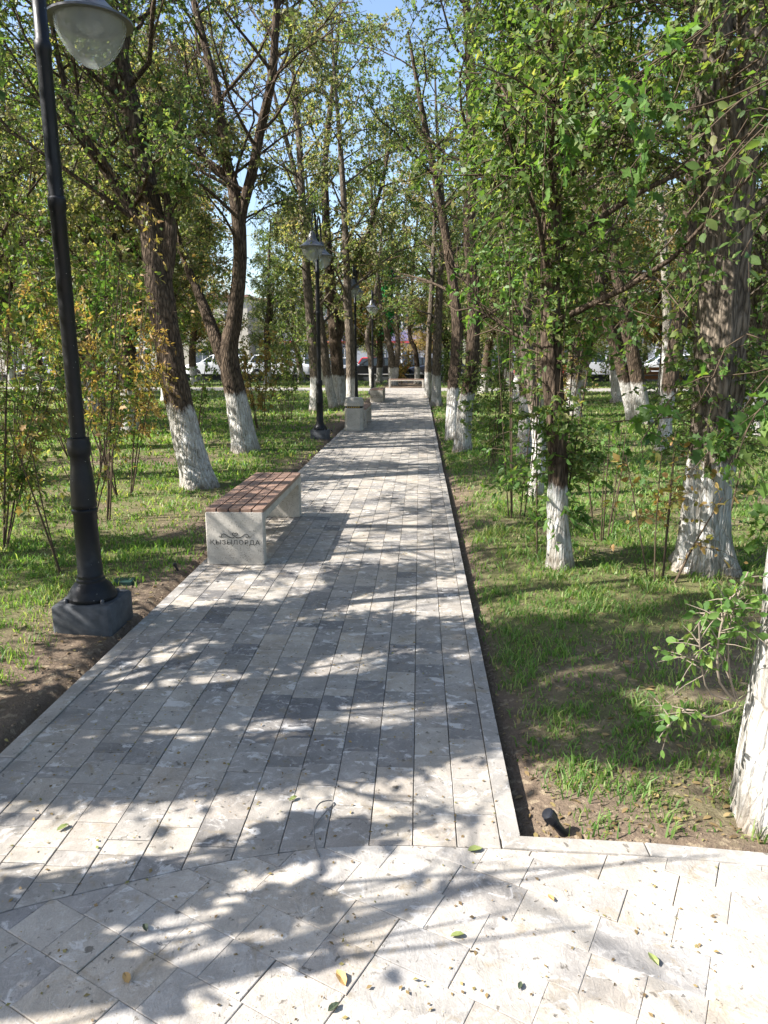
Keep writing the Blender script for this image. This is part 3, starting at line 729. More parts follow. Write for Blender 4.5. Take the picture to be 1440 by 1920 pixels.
# right side
T('two stemmed whitewashed tree close to the right kerb, ivy leaves on its white base',
  [stem_px(12.1, [(868, 848, .145), (872, 770, .125), (884, 690, .11), (888, 560, .1), (880, 420, .1), (885, 250, .085), (880, 100, .07), (868, -100, .04), (860, -300, .02)]),
   stem_px(13.6, [(848, 820, .135), (850, 740, .12), (858, 620, .1), (842, 480, .08), (815, 330, .06), (790, 200, .045), (765, 60, .02)], .1)],
  12, 'bark_dark', 'leaf_elm', zmin=2.0, n1=24, l1=2.1, per=20, size=.05, low=(.25, 2.8, 260, .32), sides=18)
T('small whitewashed tree on the right edge of the path, farther of the slim pair',
  [stem_px(28.0, [(803, 748, .13), (803, 690, .12), (805, 620, .1), (812, 500, .08), (815, 380, .05), (812, 260, .02)])], 13, 'bark_mid', 'leaf_elm', n1=22, l1=2.6, per=16, size=.088)
T('slender whitewashed tree at the right kerb, nearer of the slim pair',
  [stem_px(23.5, [(818, 764, .17), (819, 705, .15), (820, 640, .14), (824, 540, .11), (830, 400, .08), (820, 250, .05), (815, 120, .02)])], 14, 'bark_mid', 'leaf_elm', n1=22, l1=2.6, per=16, size=.086, low=(1.2, 2.6, 60, .5))
T('leafy young tree with flaking white base, nearest upright trunk in the right lawn',
  [stem_px(5.3, [(1050, 1064, .092), (1046, 960, .078), (1046, 850, .074), (1036, 700, .076), (1032, 560, .07), (1034, 400, .066), (1036, 250, .06), (1025, 100, .055), (1010, -60, .045), (995, -320, .02)])],
  15, 'bark_low', 'leaf_green', zmin=1.5, n1=36, l1=1.6, n2=7, per=20, size=.05, low=(.7, 3.6, 330, .42), sides=24)
T('thin white stem behind the young tree, smothered in leaves above',
  [stem_px(8.1, [(1002, 944, .088), (1011, 830, .075), (996, 720, .07), (986, 600, .06), (1000, 400, .05), (1010, 200, .04), (1002, 0, .02)])],
  16, 'bark_mid', 'leaf_green', zmin=1.7, n1=28, l1=1.7, per=20, size=.05, low=(.6, 2.8, 130, .45), sides=16)
T('dark stemmed tree half hidden behind the thin white stem',
  [stem_px(11.2, [(984, 864, .12), (986, 760, .105), (984, 650, .1), (962, 450, .08), (950, 250, .06), (940, 50, .03)])],
  17, 'bark_dark', 'leaf_green', zmin=1.9, n1=26, l1=2.1, per=20, size=.052, low=(1.0, 2.6, 80, .5), sides=14)
T('stout old tree with massive flared white base, forking into two stems',
  [stem_px(5.3, [(1316, 1072, .205), (1320, 980, .172), (1332, 860, .16), (1347, 700, .158), (1357, 550, .152), (1362, 400, .148), (1352, 250, .13), (1338, 120, .12), (1330, 20, .115), (1310, -140, .095), (1280, -420, .04)]),
   stem_px(5.35, [(1366, 420, .12), (1385, 280, .105), (1400, 150, .1), (1404, 40, .092), (1415, -120, .07), (1450, -420, .03)])],
  18, 'bark_old', 'leaf_green', zmin=2.4, n1=24, l1=1.9, per=19, size=.05, low=(.7, 1.7, 120, .5), sides=30, rough=.14)
T('leaning white trunk at the right edge of the picture beside the plaza kerb',
  [stem_px(2.27, [(1474, 1592, .17), (1478, 1430, .148), (1504, 1200, .135), (1530, 1000, .13), (1590, 700, .12), (1680, 300, .1), (1800, -300, .07), (1900, -900, .03)])],
  19, 'bark_pale', 'leaf_green', zmin=2.6, n1=16, l1=1.6, per=11, size=.06, sides=34, rough=.12)
T('left leaning stem of the bare legged pair in the middle of the right lawn',
  [stem_px(17.4, [(1189, 792, .15), (1166, 690, .135), (1141, 610, .12), (1122, 520, .1), (1092, 350, .07), (1080, 160, .03)])], 20, 'bark_dark', 'leaf_olive', zmin=3.0, n1=20, l1=2.5, per=17, size=.064)
T('taller stem of the bare legged pair in the middle of the right lawn',
  [stem_px(17.1, [(1206, 799, .205), (1199, 735, .17), (1186, 660, .155), (1165, 560, .135), (1142, 430, .1), (1122, 250, .06), (1105, 60, .03)])], 21, 'bark_dark', 'leaf_olive', zmin=3.0, n1=20, l1=2.5, per=17, size=.064)
T('bluish white slim trunk left of the stout old tree, bending right',
  [stem_px(12.25, [(1243, 851, .125), (1249, 770, .11), (1260, 690, .135), (1275, 600, .13), (1288, 480, .115), (1295, 380, .1), (1300, 200, .06), (1312, 0, .03)])],
  22, 'bark_dark', 'leaf_elm', zmin=2.4, n1=22, l1=2.2, per=18, size=.054)
T('pale straight trunk seen just left of the stout old tree',
  [stem_px(27.0, [(1308, 745, .2), (1308, 640, .19), (1306, 560, .17), (1300, 400, .12), (1295, 250, .06)])], 23, 'bark_pale', 'leaf_elm', zmin=4, n1=14, l1=2.6, per=15, size=.075)
T('pale thin trunk just behind the bluish white slim one',
  [stem_px(24.0, [(1246, 757, .15), (1250, 660, .14), (1250, 560, .13), (1240, 400, .1), (1230, 250, .05)])], 24, 'bark_pale', 'leaf_olive', zmin=4, n1=14, l1=2.6, per=15, size=.075)
T('leafy tree with patchy white base between the young tree and the bare legged pair',
  [stem_px(19.0, [(1076, 782, .2), (1076, 720, .18), (1078, 640, .17), (1070, 520, .14), (1060, 380, .1), (1050, 200, .05)])], 25, 'bark_mid', 'leaf_dry', zmin=2.2, n1=15, l1=2.2, per=17, size=.064, low=(.3, 2.2, 80, .6))
# trees whose trunks stand left of the picture; their crowns and shadows reach into it
def free_stem(x, y, H, r0, dx, dy, seed):
    q = np.random.default_rng(seed); n = 7
    return [(x + dx * t + q.normal() * .08 * (t > 0), y + dy * t + q.normal() * .08 * (t > 0), H * t, r0 * (1 - .85 * t) + .01) for t in np.linspace(0, 1, n)]
SHADE = [(40, 1440, 120, 36), (200, 1440, 120, 34), (370, 1440, 120, 34), (520, 1418, 110, 28), (680, 1410, 100, 26), (830, 1392, 80, 26), (120, 1335, 100, 16), (420, 1325, 80, 12), (590, 1312, 60, 18), (830, 1275, 80, 26), (560, 1205, 100, 26),
         (700, 1182, 90, 22), (830, 1185, 70, 20), (440, 1160, 90, 26), (290, 1190, 60, 14), (740, 1072, 100, 18), (640, 1115, 60, 14), (900, 1330, 40, 14), (480, 1240, 40, 20), (540, 1310, 40, 14), (1180, 1200, 150, 22), (1010, 1190, 70, 18),
         (1090, 1312, 100, 20), (1280, 1395, 100, 22), (1350, 1250, 80, 26), (960, 1300, 40, 40), (700, 1290, 60, 14), (760, 1250, 40, 14), (330, 1320, 50, 10)]
REACH2 = []  # limb ends set along sun rays to shape the shade on path and lawn
for cx_, cy_, a_, b_ in SHADE:
    q_ = np.random.default_rng(int(cx_ + cy_)); nsub = 2 if a_ > 85 else 1
    for e in range(nsub):
        gp_ = grd(cx_ + (0 if nsub == 1 else (e - .5) * a_), cy_); zz_ = max(1.75 + .9 * q_.random(), (gp_[0] + .63 * gp_[1] + .35) / 1.353); REACH2.append((gp_ + SUND * (zz_ / SUND[2]), .16 + .0011 * a_, int(85 + a_ * .55)))
REACH = []  # limb ends out of view, placed to shape the dapple on the plaza
for cx_, cy_, a_, b_ in DAPPLE:
    q_ = np.random.default_rng(int(cx_)); nsub = 2 if a_ > 100 else 1
    for e in range(nsub):
        gp_ = grd(cx_ + (0 if nsub == 1 else (e - .5) * a_), cy_); zz_ = max(1.45 + .7 * q_.random(), (gp_[0] + .63 * gp_[1] + .3) / 1.353); REACH.append((gp_ + SUND * (zz_ / SUND[2]), .08 + .0006 * a_, int(16 + a_ * .22)))
T('tree left of the picture whose leafy branches shade the near path',
  [free_stem(-4.2, 2.0, 5.6, .16, .2, .1, 1), free_stem(-4.18, 2.02, 4.6, .09, 1.1, .6, 2)], 30, 'bark_dark', 'leaf_elm', zmin=1.7, n1=26, l1=2.0, n2=7, n3=8, per=15, size=.066, up=.3, thin=.2, reach=REACH2)
T('low tree left of the picture whose branches shade the plaza',
  [free_stem(-4.9, .1, 4.4, .12, .2, .3, 8)], 34, 'bark_dark', 'leaf_elm', zmin=1.7, n1=14, l1=1.8, n2=7, n3=8, per=10, size=.085, shape='oval', up=.3, thin=.2, reach=REACH)
T('tree left of the picture standing behind the near lamp post shrubs',
  [free_stem(-5.6, 4.6, 6.6, .18, -.3, .3, 3), free_stem(-5.6, 4.6, 5.6, .09, .9, -.5, 4)], 31, 'bark_dark', 'leaf_elm', zmin=2.0, n1=30, l1=2.2, n2=7, n3=8, per=14, size=.06, up=.35, thin=.25)
T('tall tree deeper in the left lawn between the shrubs and the forked tree', [free_stem(-7.3, 11.6, 8, .19, .4, .3, 16), free_stem(-7.3, 11.6, 6.5, .1, 1.3, -.4, 17)], 35, 'bark_dark', 'leaf_olive', zmin=2.4, n1=26, l1=2.4, n2=7, n3=8, per=10, size=.074)
T('tree at the left picture edge beyond the shrubs', [free_stem(-6.9, 8.3, 8, .19, -.2, .3, 6), free_stem(-6.9, 8.3, 7, .1, 1.1, .2, 7)], 33, 'bark_dark', 'leaf_elm', zmin=2.4, n1=30, l1=2.4, n2=7, n3=8, per=11, size=.07)

# the wood farther off: a few kinds, copied
kinds = []
for k in range(6):
    q = np.random.default_rng(70 + k); H = 8.5 + 3.0 * q.random(); lx, ly = q.normal(size=2) * .7
    st = [free_stem(0, 0, H, .17 + .05 * q.random(), lx, ly, 80 + k)]
    for e in range(1 + k % 3):
        t0 = 1.0 + q.random() * 1.6; az = q.random() * 6.28; b = st[0][0]
        st.append([(lx * t0 / H, ly * t0 / H, t0, .1), (lx * .3 + math.cos(az) * .5, ly * .3 + math.sin(az) * .5, t0 + 1.6, .085),
                   (lx * .5 + math.cos(az) * 1.1, ly * .5 + math.sin(az) * 1.1, t0 + 3.6, .06), (lx * .6 + math.cos(az) * 1.7, ly * .6 + math.sin(az) * 1.7, t0 + 6, .02)])
    kinds.append((st, ['bark_dark', 'bark_mid', 'bark_dark'][k % 3], ['leaf_olive', 'leaf_elm', 'leaf_olive', 'leaf_elm', 'leaf_green', 'leaf_dry'][k]))
protos = []
for k, (st, bk, lf) in enumerate(kinds):
    protos.append(make_tree('tree', st, 90 + k, bk, lf, zmin=1.9, n1=26, l1=2.4, n2=7, n3=8, per=13, size=.094, flt=False, sides=12, up=.5, low=(1.6, 3.6, 60, .8), droop=.5, twigm='twig_pale'))
ROWS = [('first', 15.2, [-5.6, -9.2, -13.0], [6.4, 10.2]), ('second', 20.0, [-9.0, -12.6, -16.6], [3.4, 8.0, 12.4, 16.6]), ('third', 25.8, [-8.8, -12.8, -17.4], [3.2, 6.8, 10.6, 15.4, 20.2]),
        ('fourth', 31.0, [-10.2, -15.4, -21.0], [2.6, 6.0, 9.8, 14.6, 20.0]), ('fifth', 39.6, [-4.9, -8.4, -12.6, -17.6, -23.4], [2.3, 5.4, 8.8, 13.0, 18.0, 23.4]), ('sixth', 44.2, [-1.6, -4.0, -6.9, -14.8, -20.6], [.9, 4.0, 11.0, 15.6, 21.0])]
ORD = ['nearest', 'second nearest', 'third nearest', 'fourth nearest', 'fifth nearest', 'sixth nearest']
q = np.random.default_rng(5); used = set()
for nm, y0, lft, rgt in ROWS:
    for side, xs_ in (('left', lft), ('right', rgt)):
        c = 0
        for x in xs_:
            x, y = x + q.normal() * .35, y0 + q.normal() * .6; k = int(q.integers(6)); px_ = topx(np.array([[x, y, .5]]))[0][0]
            if y < 36 and 345 < px_ < 545: continue
            o = protos[k] if k not in used else copy_tree(protos[k]); used.add(k)
            s_ = .82 + .35 * q.random(); o.location = (x, y, 0); o.rotation_euler = (0, 0, q.random() * 6.28); o.scale = (s_, s_, s_)
            tag(o, f'whitewashed tree {ORD[c]} to the path in the {nm} tree row of the {side} lawn', 'tree', 'rows of park trees'); c += 1
WORD = ['first', 'second', 'third', 'fourth', 'fifth', 'sixth', 'seventh', 'eighth', 'ninth', 'tenth', 'eleventh', 'twelfth', 'thirteenth', 'fourteenth']
for i in range(14):
    k = int(q.integers(6)); o = protos[k] if k not in used else copy_tree(protos[k]); used.add(k); s_ = .8 + .2 * q.random()
    o.location = (-34 + i * 5.0 + q.normal() * .5, 68.5 + q.normal() * .5, .1); o.rotation_euler = (0, 0, q.random() * 6.28); o.scale = (s_ * 1.15, s_ * 1.15, s_ * .8)
    tag(o, f'roadside tree across the street, {WORD[i]} from the left', 'tree', 'roadside trees')
# slim bright green tree by the far end
o = make_tree('slim_tree', [stem_px(40.5, [(731, 722, .1), (731, 640, .09), (733, 560, .07), (735, 470, .02)])], 60, 'bark_mid', 'leaf_vivid', zmin=2.4, n1=34, l1=.8, n2=5, per=10, size=.1, flt=False, up=1.0)
tag(o, 'narrow vivid green tree above the far crosswise bench', 'tree')

# ------------------------------------------------------------------ shrubs, saplings, sprays of leaves
def make_shrub(name, label, base, seed, leafm, n_stem=7, H=2.0, spread=.6, size=.07, per=9, tw=9, shape='diamond', droop=.5, pts=None, group=None, twigm='twig', lean=(0, 0), flt=True, bare=.3, tl=.3, cat='shrub', r0=.0085):
    r = np.random.default_rng(seed); wood, leaf = Geo(), Geo(); base = np.array(base, float); P0s, Ds, Ls = [], [], []
    for k in range(n_stem):
        az = r.random() * 6.28; sp = spread * (.3 + .8 * r.random()); h = H * (.6 + .5 * r.random())
        if pts is not None: ctrl = np.array(pts[k % len(pts)], float) - base
        else:
            b0 = np.array([math.cos(az), math.sin(az), 0]) * .08
            ctrl = np.array([b0 - [0, 0, .05], b0 + [math.cos(az) * sp * .35 + lean[0] * .3, math.sin(az) * sp * .35 + lean[1] * .3, h * .45], [math.cos(az) * sp + lean[0], math.sin(az) * sp + lean[1], h]])
        Q = smooth_line(ctrl, 9); V, F = tube(Q, np.linspace(r0 * (.7 + .6 * r.random()), .003, 9), 5); wood.add(V, F)
        u = bare + (1 - bare) * r.random(tw); f = u * 8; a = np.minimum(7, f.astype(int)); P = Q[a] + (Q[a + 1] - Q[a]) * (f - a)[:, None]
        P0s.append(P); Ds.append(nrm(rand_unit(r, tw) + nrm(Q[a + 1] - Q[a]) * .5 + np.array([0, 0, .1]))); Ls.append(tl * (.5 + .9 * r.random(tw)))
    grow_foliage(r, wood, leaf, np.vstack(P0s), np.vstack(Ds), np.concatenate(Ls), droop, size, per, shape, flt, base, .003)
    o = empty(name, base); link('stems', wood.mesh('stems', M[twigm], True), o)
    if leaf.n: c = link('foliage', leaf.mesh('foliage', M[leafm], False), o); c['kind'] = 'stuff'
    return tag(o, label, cat, group)

S = make_shrub
S('shrub', 'tall shrub with withered orange brown leaves right behind the near lamp post', (-3.05, 6.6, 0), 101, 'leaf_autumn', 7, 2.5, .85, .058, 15, 52, 'lance', .8, group='withered shrubs')
S('shrub', 'withered shrub with yellowing leaves in front of the leaning tree', (-3.35, 7.9, 0), 102, 'leaf_dry', 7, 2.8, .85, .058, 15, 52, 'lance', .8, group='withered shrubs')
S('shrub', 'brown leaved shrub left of the near lamp post at the picture edge', (-3.5, 5.6, 0), 103, 'leaf_autumn', 7, 2.2, .8, .056, 14, 52, 'lance', .8, group='withered shrubs')
S('shrub', 'green bush farther back at the left picture edge', (-5.1, 8.6, 0), 104, 'leaf_green', 12, 3.3, 1.1, .08, 12, 26, 'oval', .5, group='left bushes')
S('shrub', 'tall light green bush behind the withered shrubs', (-5.3, 10.8, 0), 105, 'leaf_fresh', 12, 3.6, 1.2, .085, 12, 26, 'diamond', .5, group='left bushes')
S('shrub', 'low brown leaved shoots below the green bush', (-4.4, 7.4, 0), 106, 'leaf_autumn', 7, 1.9, 1.0, .056, 14, 52, 'lance', .8, group='withered shrubs')
S('shrub', 'green and yellow bush behind the near lamp post', (-4.3, 9.4, 0), 108, 'leaf_fresh', 10, 3.0, 1.1, .062, 14, 30, 'diamond', .5, group='left bushes')
S('shrub', 'yellowing bush at the left picture edge in front of the street', (-6.6, 10.2, 0), 109, 'leaf_autumn', 10, 3.0, 1.2, .065, 14, 28, 'diamond', .5, group='left bushes')
S('shrub', 'bare thin shoots crossing in front of the grass by the lamp plinth', (-2.55, 5.0, 0), 107, 'leaf_dry', 4, 1.25, .5, .06, 3, 5, 'maple', .7, bare=.55)
for i, (x, y, lf, lb) in enumerate([(-4.3, 13.6, 'leaf_elm', 'leggy green shrub behind the forked tree'), (-3.5, 15.8, 'leaf_dry', 'thin yellowing shrub left of the second lamp post'), (-3.3, 18.0, 'leaf_elm', 'loose shrub behind the second lamp post'),
                                    (-7.2, 16.5, 'leaf_dry', 'yellow leaved shrub in front of the parked white cars'), (-8.4, 13.2, 'leaf_elm', 'wide green shrub in the left lawn')]):
    S('shrub', lb, (x, y, 0), 110 + i, lf, 10, 2.3, .8, .085, 9, 16, 'diamond', .5)
hp = [S('shrub', 'x', (0, 0, 0), 140 + i, ['leaf_olive', 'leaf_elm', 'leaf_dry'][i], 12, 3.0, 1.0, .10, 13, 26, 'diamond', .5, flt=False, bare=.12) for i in range(3)]
q = np.random.default_rng(8); n_ = 0; first = set()
for x in np.arange(-25, 25, 2.0):
    x = x + q.normal() * .3; y = 43.6 + q.normal() * .9; px_ = topx(np.array([[x, y, .5]]))[0][0]
    if any(a < px_ < b for a, b in ((345, 395), (455, 505), (672, 705), (786, 800), (1085, 1110))): continue
    i = int(q.integers(3)); o = hp[i] if i not in first else copy_tree(hp[i]); first.add(i); s_ = .75 + .4 * q.random(); o.location = (x, y, 0); o.rotation_euler = (0, 0, q.random() * 6.28); o.scale = (s_, s_, s_)
    w_ = (WORD + ['fifteenth', 'sixteenth', 'seventeenth', 'eighteenth', 'nineteenth', 'twentieth', 'twenty first', 'twenty second', 'twenty third', 'twenty fourth', 'twenty fifth'])[n_]; n_ += 1
    tag(o, f'far shrub in the loose row before the low wall, {w_} from the left', 'shrub', 'shrubs before the low wall')
S('sapling', 'leafy maple sapling growing against the young tree in the right lawn', (1.02, 5.55, 0), 120, 'leaf_fresh', 5, 3.0, .5, .07, 12, 38, 'lance', .6, cat='sapling', bare=.12, r0=.008)
S('sapling', 'broad leaved maple sapling left of the young tree', (.98, 7.1, 0), 121, 'leaf_fresh', 5, 2.9, .55, .07, 12, 38, 'lance', .6, cat='sapling', bare=.12, r0=.008)
S('sapling', 'maple sapling beside the two stemmed tree at the kerb', (1.0, 10.3, 0), 122, 'leaf_green', 5, 3.2, .6, .07, 12, 40, 'lance', .6, cat='sapling', bare=.1, r0=.008)
S('sapling', 'maple sapling spreading between young tree and stout old tree', (1.62, 6.2, 0), 123, 'leaf_fresh', 6, 1.0, .5, .085, 6, 10, 'maple', .5, cat='sapling', bare=.1, r0=.008)
S('sapling', 'tall leafy sapling behind the stout old tree', (2.75, 6.6, 0), 124, 'leaf_green', 5, 2.6, .7, .07, 12, 38, 'lance', .6, cat='sapling', bare=.1, r0=.008)
S('shrub', 'low shrub of maple shoots right of the stout old tree', (2.35, 4.75, 0), 125, 'leaf_fresh', 7, 1.15, .45, .085, 7, 11, 'maple', .5, bare=.3)
S('shrub', 'small yellow red leaved shoots left of the stout old tree', (1.72, 4.95, 0), 126, 'leaf_dry', 5, .95, .35, .06, 5, 9, 'oval', .4, bare=.4)
b0 = np.array([1.03, 2.28, .42])
S('shrub', 'rounded leaves on reddish shoots sprouting from the leaning white trunk', (1.02, 2.30, .0), 127, 'leaf_fresh', 6, .9, .1, .036, 5, 12, 'oval', .2, bare=.45, tl=.11, twigm='twig_pale', r0=.004, flt=False,
  pts=[[(1.07, 2.28, .42), (1.0, 2.26, .5), (.98, 2.25, .66), (1.0, 2.24, .80)], [(1.07, 2.28, .42), (1.03, 2.27, .55), (1.02, 2.27, .72), (1.05, 2.25, .88)], [(1.07, 2.28, .42), (.97, 2.26, .46), (.93, 2.25, .58), (.9, 2.22, .72)],
       [(1.08, 2.28, .40), (.95, 2.2, .40), (.88, 2.2, .43), (.82, 2.2, .36)], [(1.08, 2.28, .42), (1.0, 2.3, .6), (.97, 2.3, .68), (.94, 2.28, .74)]])
def spray(label, anchor, ends, seed, leafm, size, shape, per, tw, tl=.22, group='leafy sprays'):
    """a hanging branch reaching into the picture from a tree beside it"""
    q = np.random.default_rng(seed); A = np.array(anchor); pts = [[A, A * .7 + np.array(e) * .3 + q.normal(size=3) * .05 + [0, 0, .08], A * .35 + np.array(e) * .65 + q.normal(size=3) * .06 + [0, 0, .1], e] for e in ends]
    return S('leafy_branch', label, (anchor[0], anchor[1], 0), seed, leafm, len(ends), 1, .1, size, per, tw, shape, .4, pts=pts, flt=False, bare=.3, tl=tl, cat='branch', group=group, r0=.0045)
spray('long leafy branch hanging across the stout old tree from the right', (1.95, 3.1, 2.75), [at(1290, 400, 3.2), at(1340, 330, 3.0), at(1310, 260, 3.1), at(1390, 480, 3.0), at(1270, 210, 3.3)], 130, 'leaf_green', .05, 'oval', 5, 9, .18)
spray('green maple leaf branch reaching left in front of the stout old tree', (2.0, 3.9, 1.55), [at(1200, 830, 4.0), at(1300, 880, 3.9), at(1150, 790, 4.2), at(1380, 860, 3.8)], 131, 'leaf_fresh', .085, 'maple', 5, 8, .2)
spray('maple leaf branch above the right lawn under the canopy', (1.9, 4.6, 3.6), [at(1060, 250, 4.3), at(1000, 330, 4.4), at(1150, 300, 4.3), at(1100, 420, 4.5)], 132, 'leaf_fresh', .085, 'maple', 6, 10, .25)
spray('drooping fresh green branch beside the right kerb', (1.1, 8.6, 3.4), [at(880, 620, 8.2), at(905, 560, 8.4), at(860, 540, 8.6), at(930, 640, 8.1)], 133, 'leaf_fresh', .075, 'oval', 8, 14, .3)

# ------------------------------------------------------------------ grass and litter
def lawn(n, region, seed, h0, wd):
    r = np.random.default_rng(seed); x0, x1, y0, y1 = region
    # near to far: equal numbers per logarithmic step
    y = y0 * (y1 / y0) ** r.random(n * 3); x = x0 + (x1 - x0) * r.random(n * 3)
    return x, y
def grass(name, label, n, xf, yr, seed):
    r = np.random.default_rng(seed); m = int(n * 2.6)
    y = yr[0] * (yr[1] / yr[0]) ** r.random(m); xa, xb = xf(y); x = xa + (xb - xa) * r.random(m)
    cv = cover(x, y); tuft = fbm(x * 7, y * 7, 77, 3)
    k = r.random(m) < np.clip((cv - .22) * 1.5, 0, 1) * np.clip((tuft - .25) * 3, .12, 1); k &= ~((y > 33.3) & (y < 36.6)) & (y < 47)
    k &= ~((x > XL_OUT - .03) & (x < XR_OUT + .04)) & (y > bnd(x) + .1)
    x, y, tuft, cv = x[k][:n], y[k][:n], tuft[k][:n], cv[k][:n]; n = len(x); z = ground_z(x, y)
    far = np.clip((y - 4) / 14, 0, 1)
    h = (.02 + .045 * r.random(n) ** 1.8) * (.6 + 1.1 * np.clip(tuft - .35, 0, .5) * 2) * (1 + .5 * far); wd = (.0023 + .0023 * r.random(n)) * (1 + 4.5 * far)
    a = r.random(n) * 6.283; side = np.stack([np.cos(a), np.sin(a), 0 * a], 1); b = r.random(n) * 6.283; bend = np.stack([np.cos(b), np.sin(b), 0 * b], 1) * (h * (.3 + .6 * r.random(n)))[:, None]
    P = np.stack([x, y, z - .004], 1); up = np.stack([0 * h, 0 * h, h], 1)
    V = np.stack([P - side * wd[:, None], P + side * wd[:, None], P + up * .6 + bend * .35 + side * wd[:, None] * .7, P + up * .6 + bend * .35 - side * wd[:, None] * .7, P + up * .92 + bend * 1.1], 1).reshape(-1, 3)
    i = np.arange(n)[:, None] * 5
    o = link(name, np_mesh(name, V, [i + np.array([[0, 1, 2, 3]]), i + np.array([[3, 2, 4]])], [M['grass']]))
    return tag(o, label, 'grass', kind='stuff')
grass('grass', 'patchy green grass in the dappled lawn right of the footpath', 95000, lambda y: (np.full_like(y, .38), np.minimum(.9 + .62 * y, 22)), (2.05, 47), 41)
grass('grass', 'bright green grass of the lawn left of the footpath', 70000, lambda y: (-np.minimum(1.2 + .72 * y, 24), np.full_like(y, -1.7)), (3.0, 47), 42)
r = np.random.default_rng(50); n = 4200
y = 2.1 * (9 / 2.1) ** r.random(n); x = np.where(r.random(n) < .62, .38 + (.5 + .5 * y) * r.random(n), -1.7 - (.4 + .5 * y) * r.random(n))
P = np.stack([x, y, ground_z(x, y) + .006], 1); P = P[(y > bnd(x) + .09)]
V, F = leaves_geo(P, nrm(r.normal(size=P.shape) * [1, 1, .15]), nrm(r.normal(size=P.shape) * .3 + [0, 0, 1]), .010 + .034 * r.random(len(P)) ** 2, 'lance')
tag(link('leaf_litter', np_mesh('leaf_litter', V, [F], [M['litter']])), 'dry fallen leaves scattered over the lawns', 'leaf litter', kind='stuff')
n = 2600; y = 2.12 * (8 / 2.12) ** r.random(n); x = np.where(r.random(n) < .55, .36 + (.5 + .35 * y) * r.random(n) ** 1.5, -1.68 - 1.2 * r.random(n) ** 1.3)
P = np.stack([x, y, ground_z(x, y)], 1); P = P[y > bnd(x) + .08]; n = len(P); oc = np.array([(1, 0, 0), (0, 1, 0), (-1, 0, 0), (0, -1, 0), (0, 0, .8), (0, 0, -.8)]); of = np.array([(0, 1, 4), (1, 2, 4), (2, 3, 4), (3, 0, 4), (1, 0, 5), (2, 1, 5), (3, 2, 5), (0, 3, 5)])
V = P[:, None] + (oc[None] + r.normal(size=(n, 6, 3)) * .3) * (.003 + .010 * r.random(n) ** 3)[:, None, None]
tag(link('soil_clods', np_mesh('soil_clods', V.reshape(-1, 3), [(of[None] + 6 * np.arange(n)[:, None, None]).reshape(-1, 3)], [M['clod']])), 'small clods and pebbles on the bare soil', 'soil', kind='stuff')
n = 5200; y = 1.3 * (9 / 1.3) ** r.random(n); x = np.where(y < 2, -1.5 + 3.0 * r.random(n), -1.6 + 1.9 * r.random(n)); P = np.stack([x, y, np.full(n, .004)], 1)
V, F = leaves_geo(P, nrm(r.normal(size=P.shape) * [1, 1, .12]), nrm(r.normal(size=P.shape) * .35 + [0, 0, 1]), .003 + .016 * r.random(n) ** 4, 'diamond')
tag(link('leaf_crumbs', np_mesh('leaf_crumbs', V, [F], [M['litter']])), 'small crumbs of dry leaves strewn over the paving', 'leaf litter', kind='stuff')
for i, (px, py, s, mk, lb) in enumerate([(640, 1838, .042, 'leaf_tan', 'curled tan dry leaf lying on the plaza near the bottom'), (625, 1893, .028, 'leaf_dark', 'dark green curled leaf at the bottom of the plaza'),
        (858, 1757, .032, 'leaf_lime', 'pale yellow green leaf standing up on the plaza'), (1225, 1803, .034, 'leaf_lime', 'olive green leaf lying on the right plaza slabs'),
        (890, 1596, .04, 'leaf_lime', 'yellow green leaf at the plaza edge beside the kerb corner'), (1033, 1687, .024, 'leaf_tan', 'small orange leaf on the right plaza slabs'),
        (238, 1838, .034, 'leaf_tan', 'crumpled tan leaf on the left plaza slabs'), (975, 1852, .02, 'leaf_dark', 'small dark olive leaf at a slab joint near the bottom'),
        (273, 1743, .026, 'leaf_dark', 'black wilted leaf in the left plaza shade'), (118, 1555, .036, 'leaf_lime', 'green leaf at the left end of the sunlit path'), (550, 1500, .03, 'leaf_lime', 'light green leaf in the middle of the path'), (1245, 1390, .03, 'leaf_tan', 'pale tan leaf on bare soil in the right lawn')]):
    p = grd(px, py); T_, F_ = SHAPES['oval']; q = np.random.default_rng(900 + i); V = T_ * s * np.array([1.25, 1, 1]); V[:, 2] = np.abs(T_[:, 1]) * s * .45 + q.random(len(T_)) * s * .12 + .003
    V = np.vstack([V, V + [0, 0, .0012]]); m = len(T_); FF = [tuple(f) for f in F_] + [tuple(v + m for v in f[::-1]) for f in F_]
    o = MB().add(V - [s * .6, 0, 0], FF).build('fallen_leaf', M[mk]); o.location = (p[0], p[1], .002 if py > 1410 and px < 1240 else float(ground_z(np.array([p[0]]), np.array([p[1]]))[0]) if px == 1245 else .002); o.rotation_euler = (0, 0, q.random() * 6.28)
    tag(o, lb, 'leaf', 'single fallen leaves')

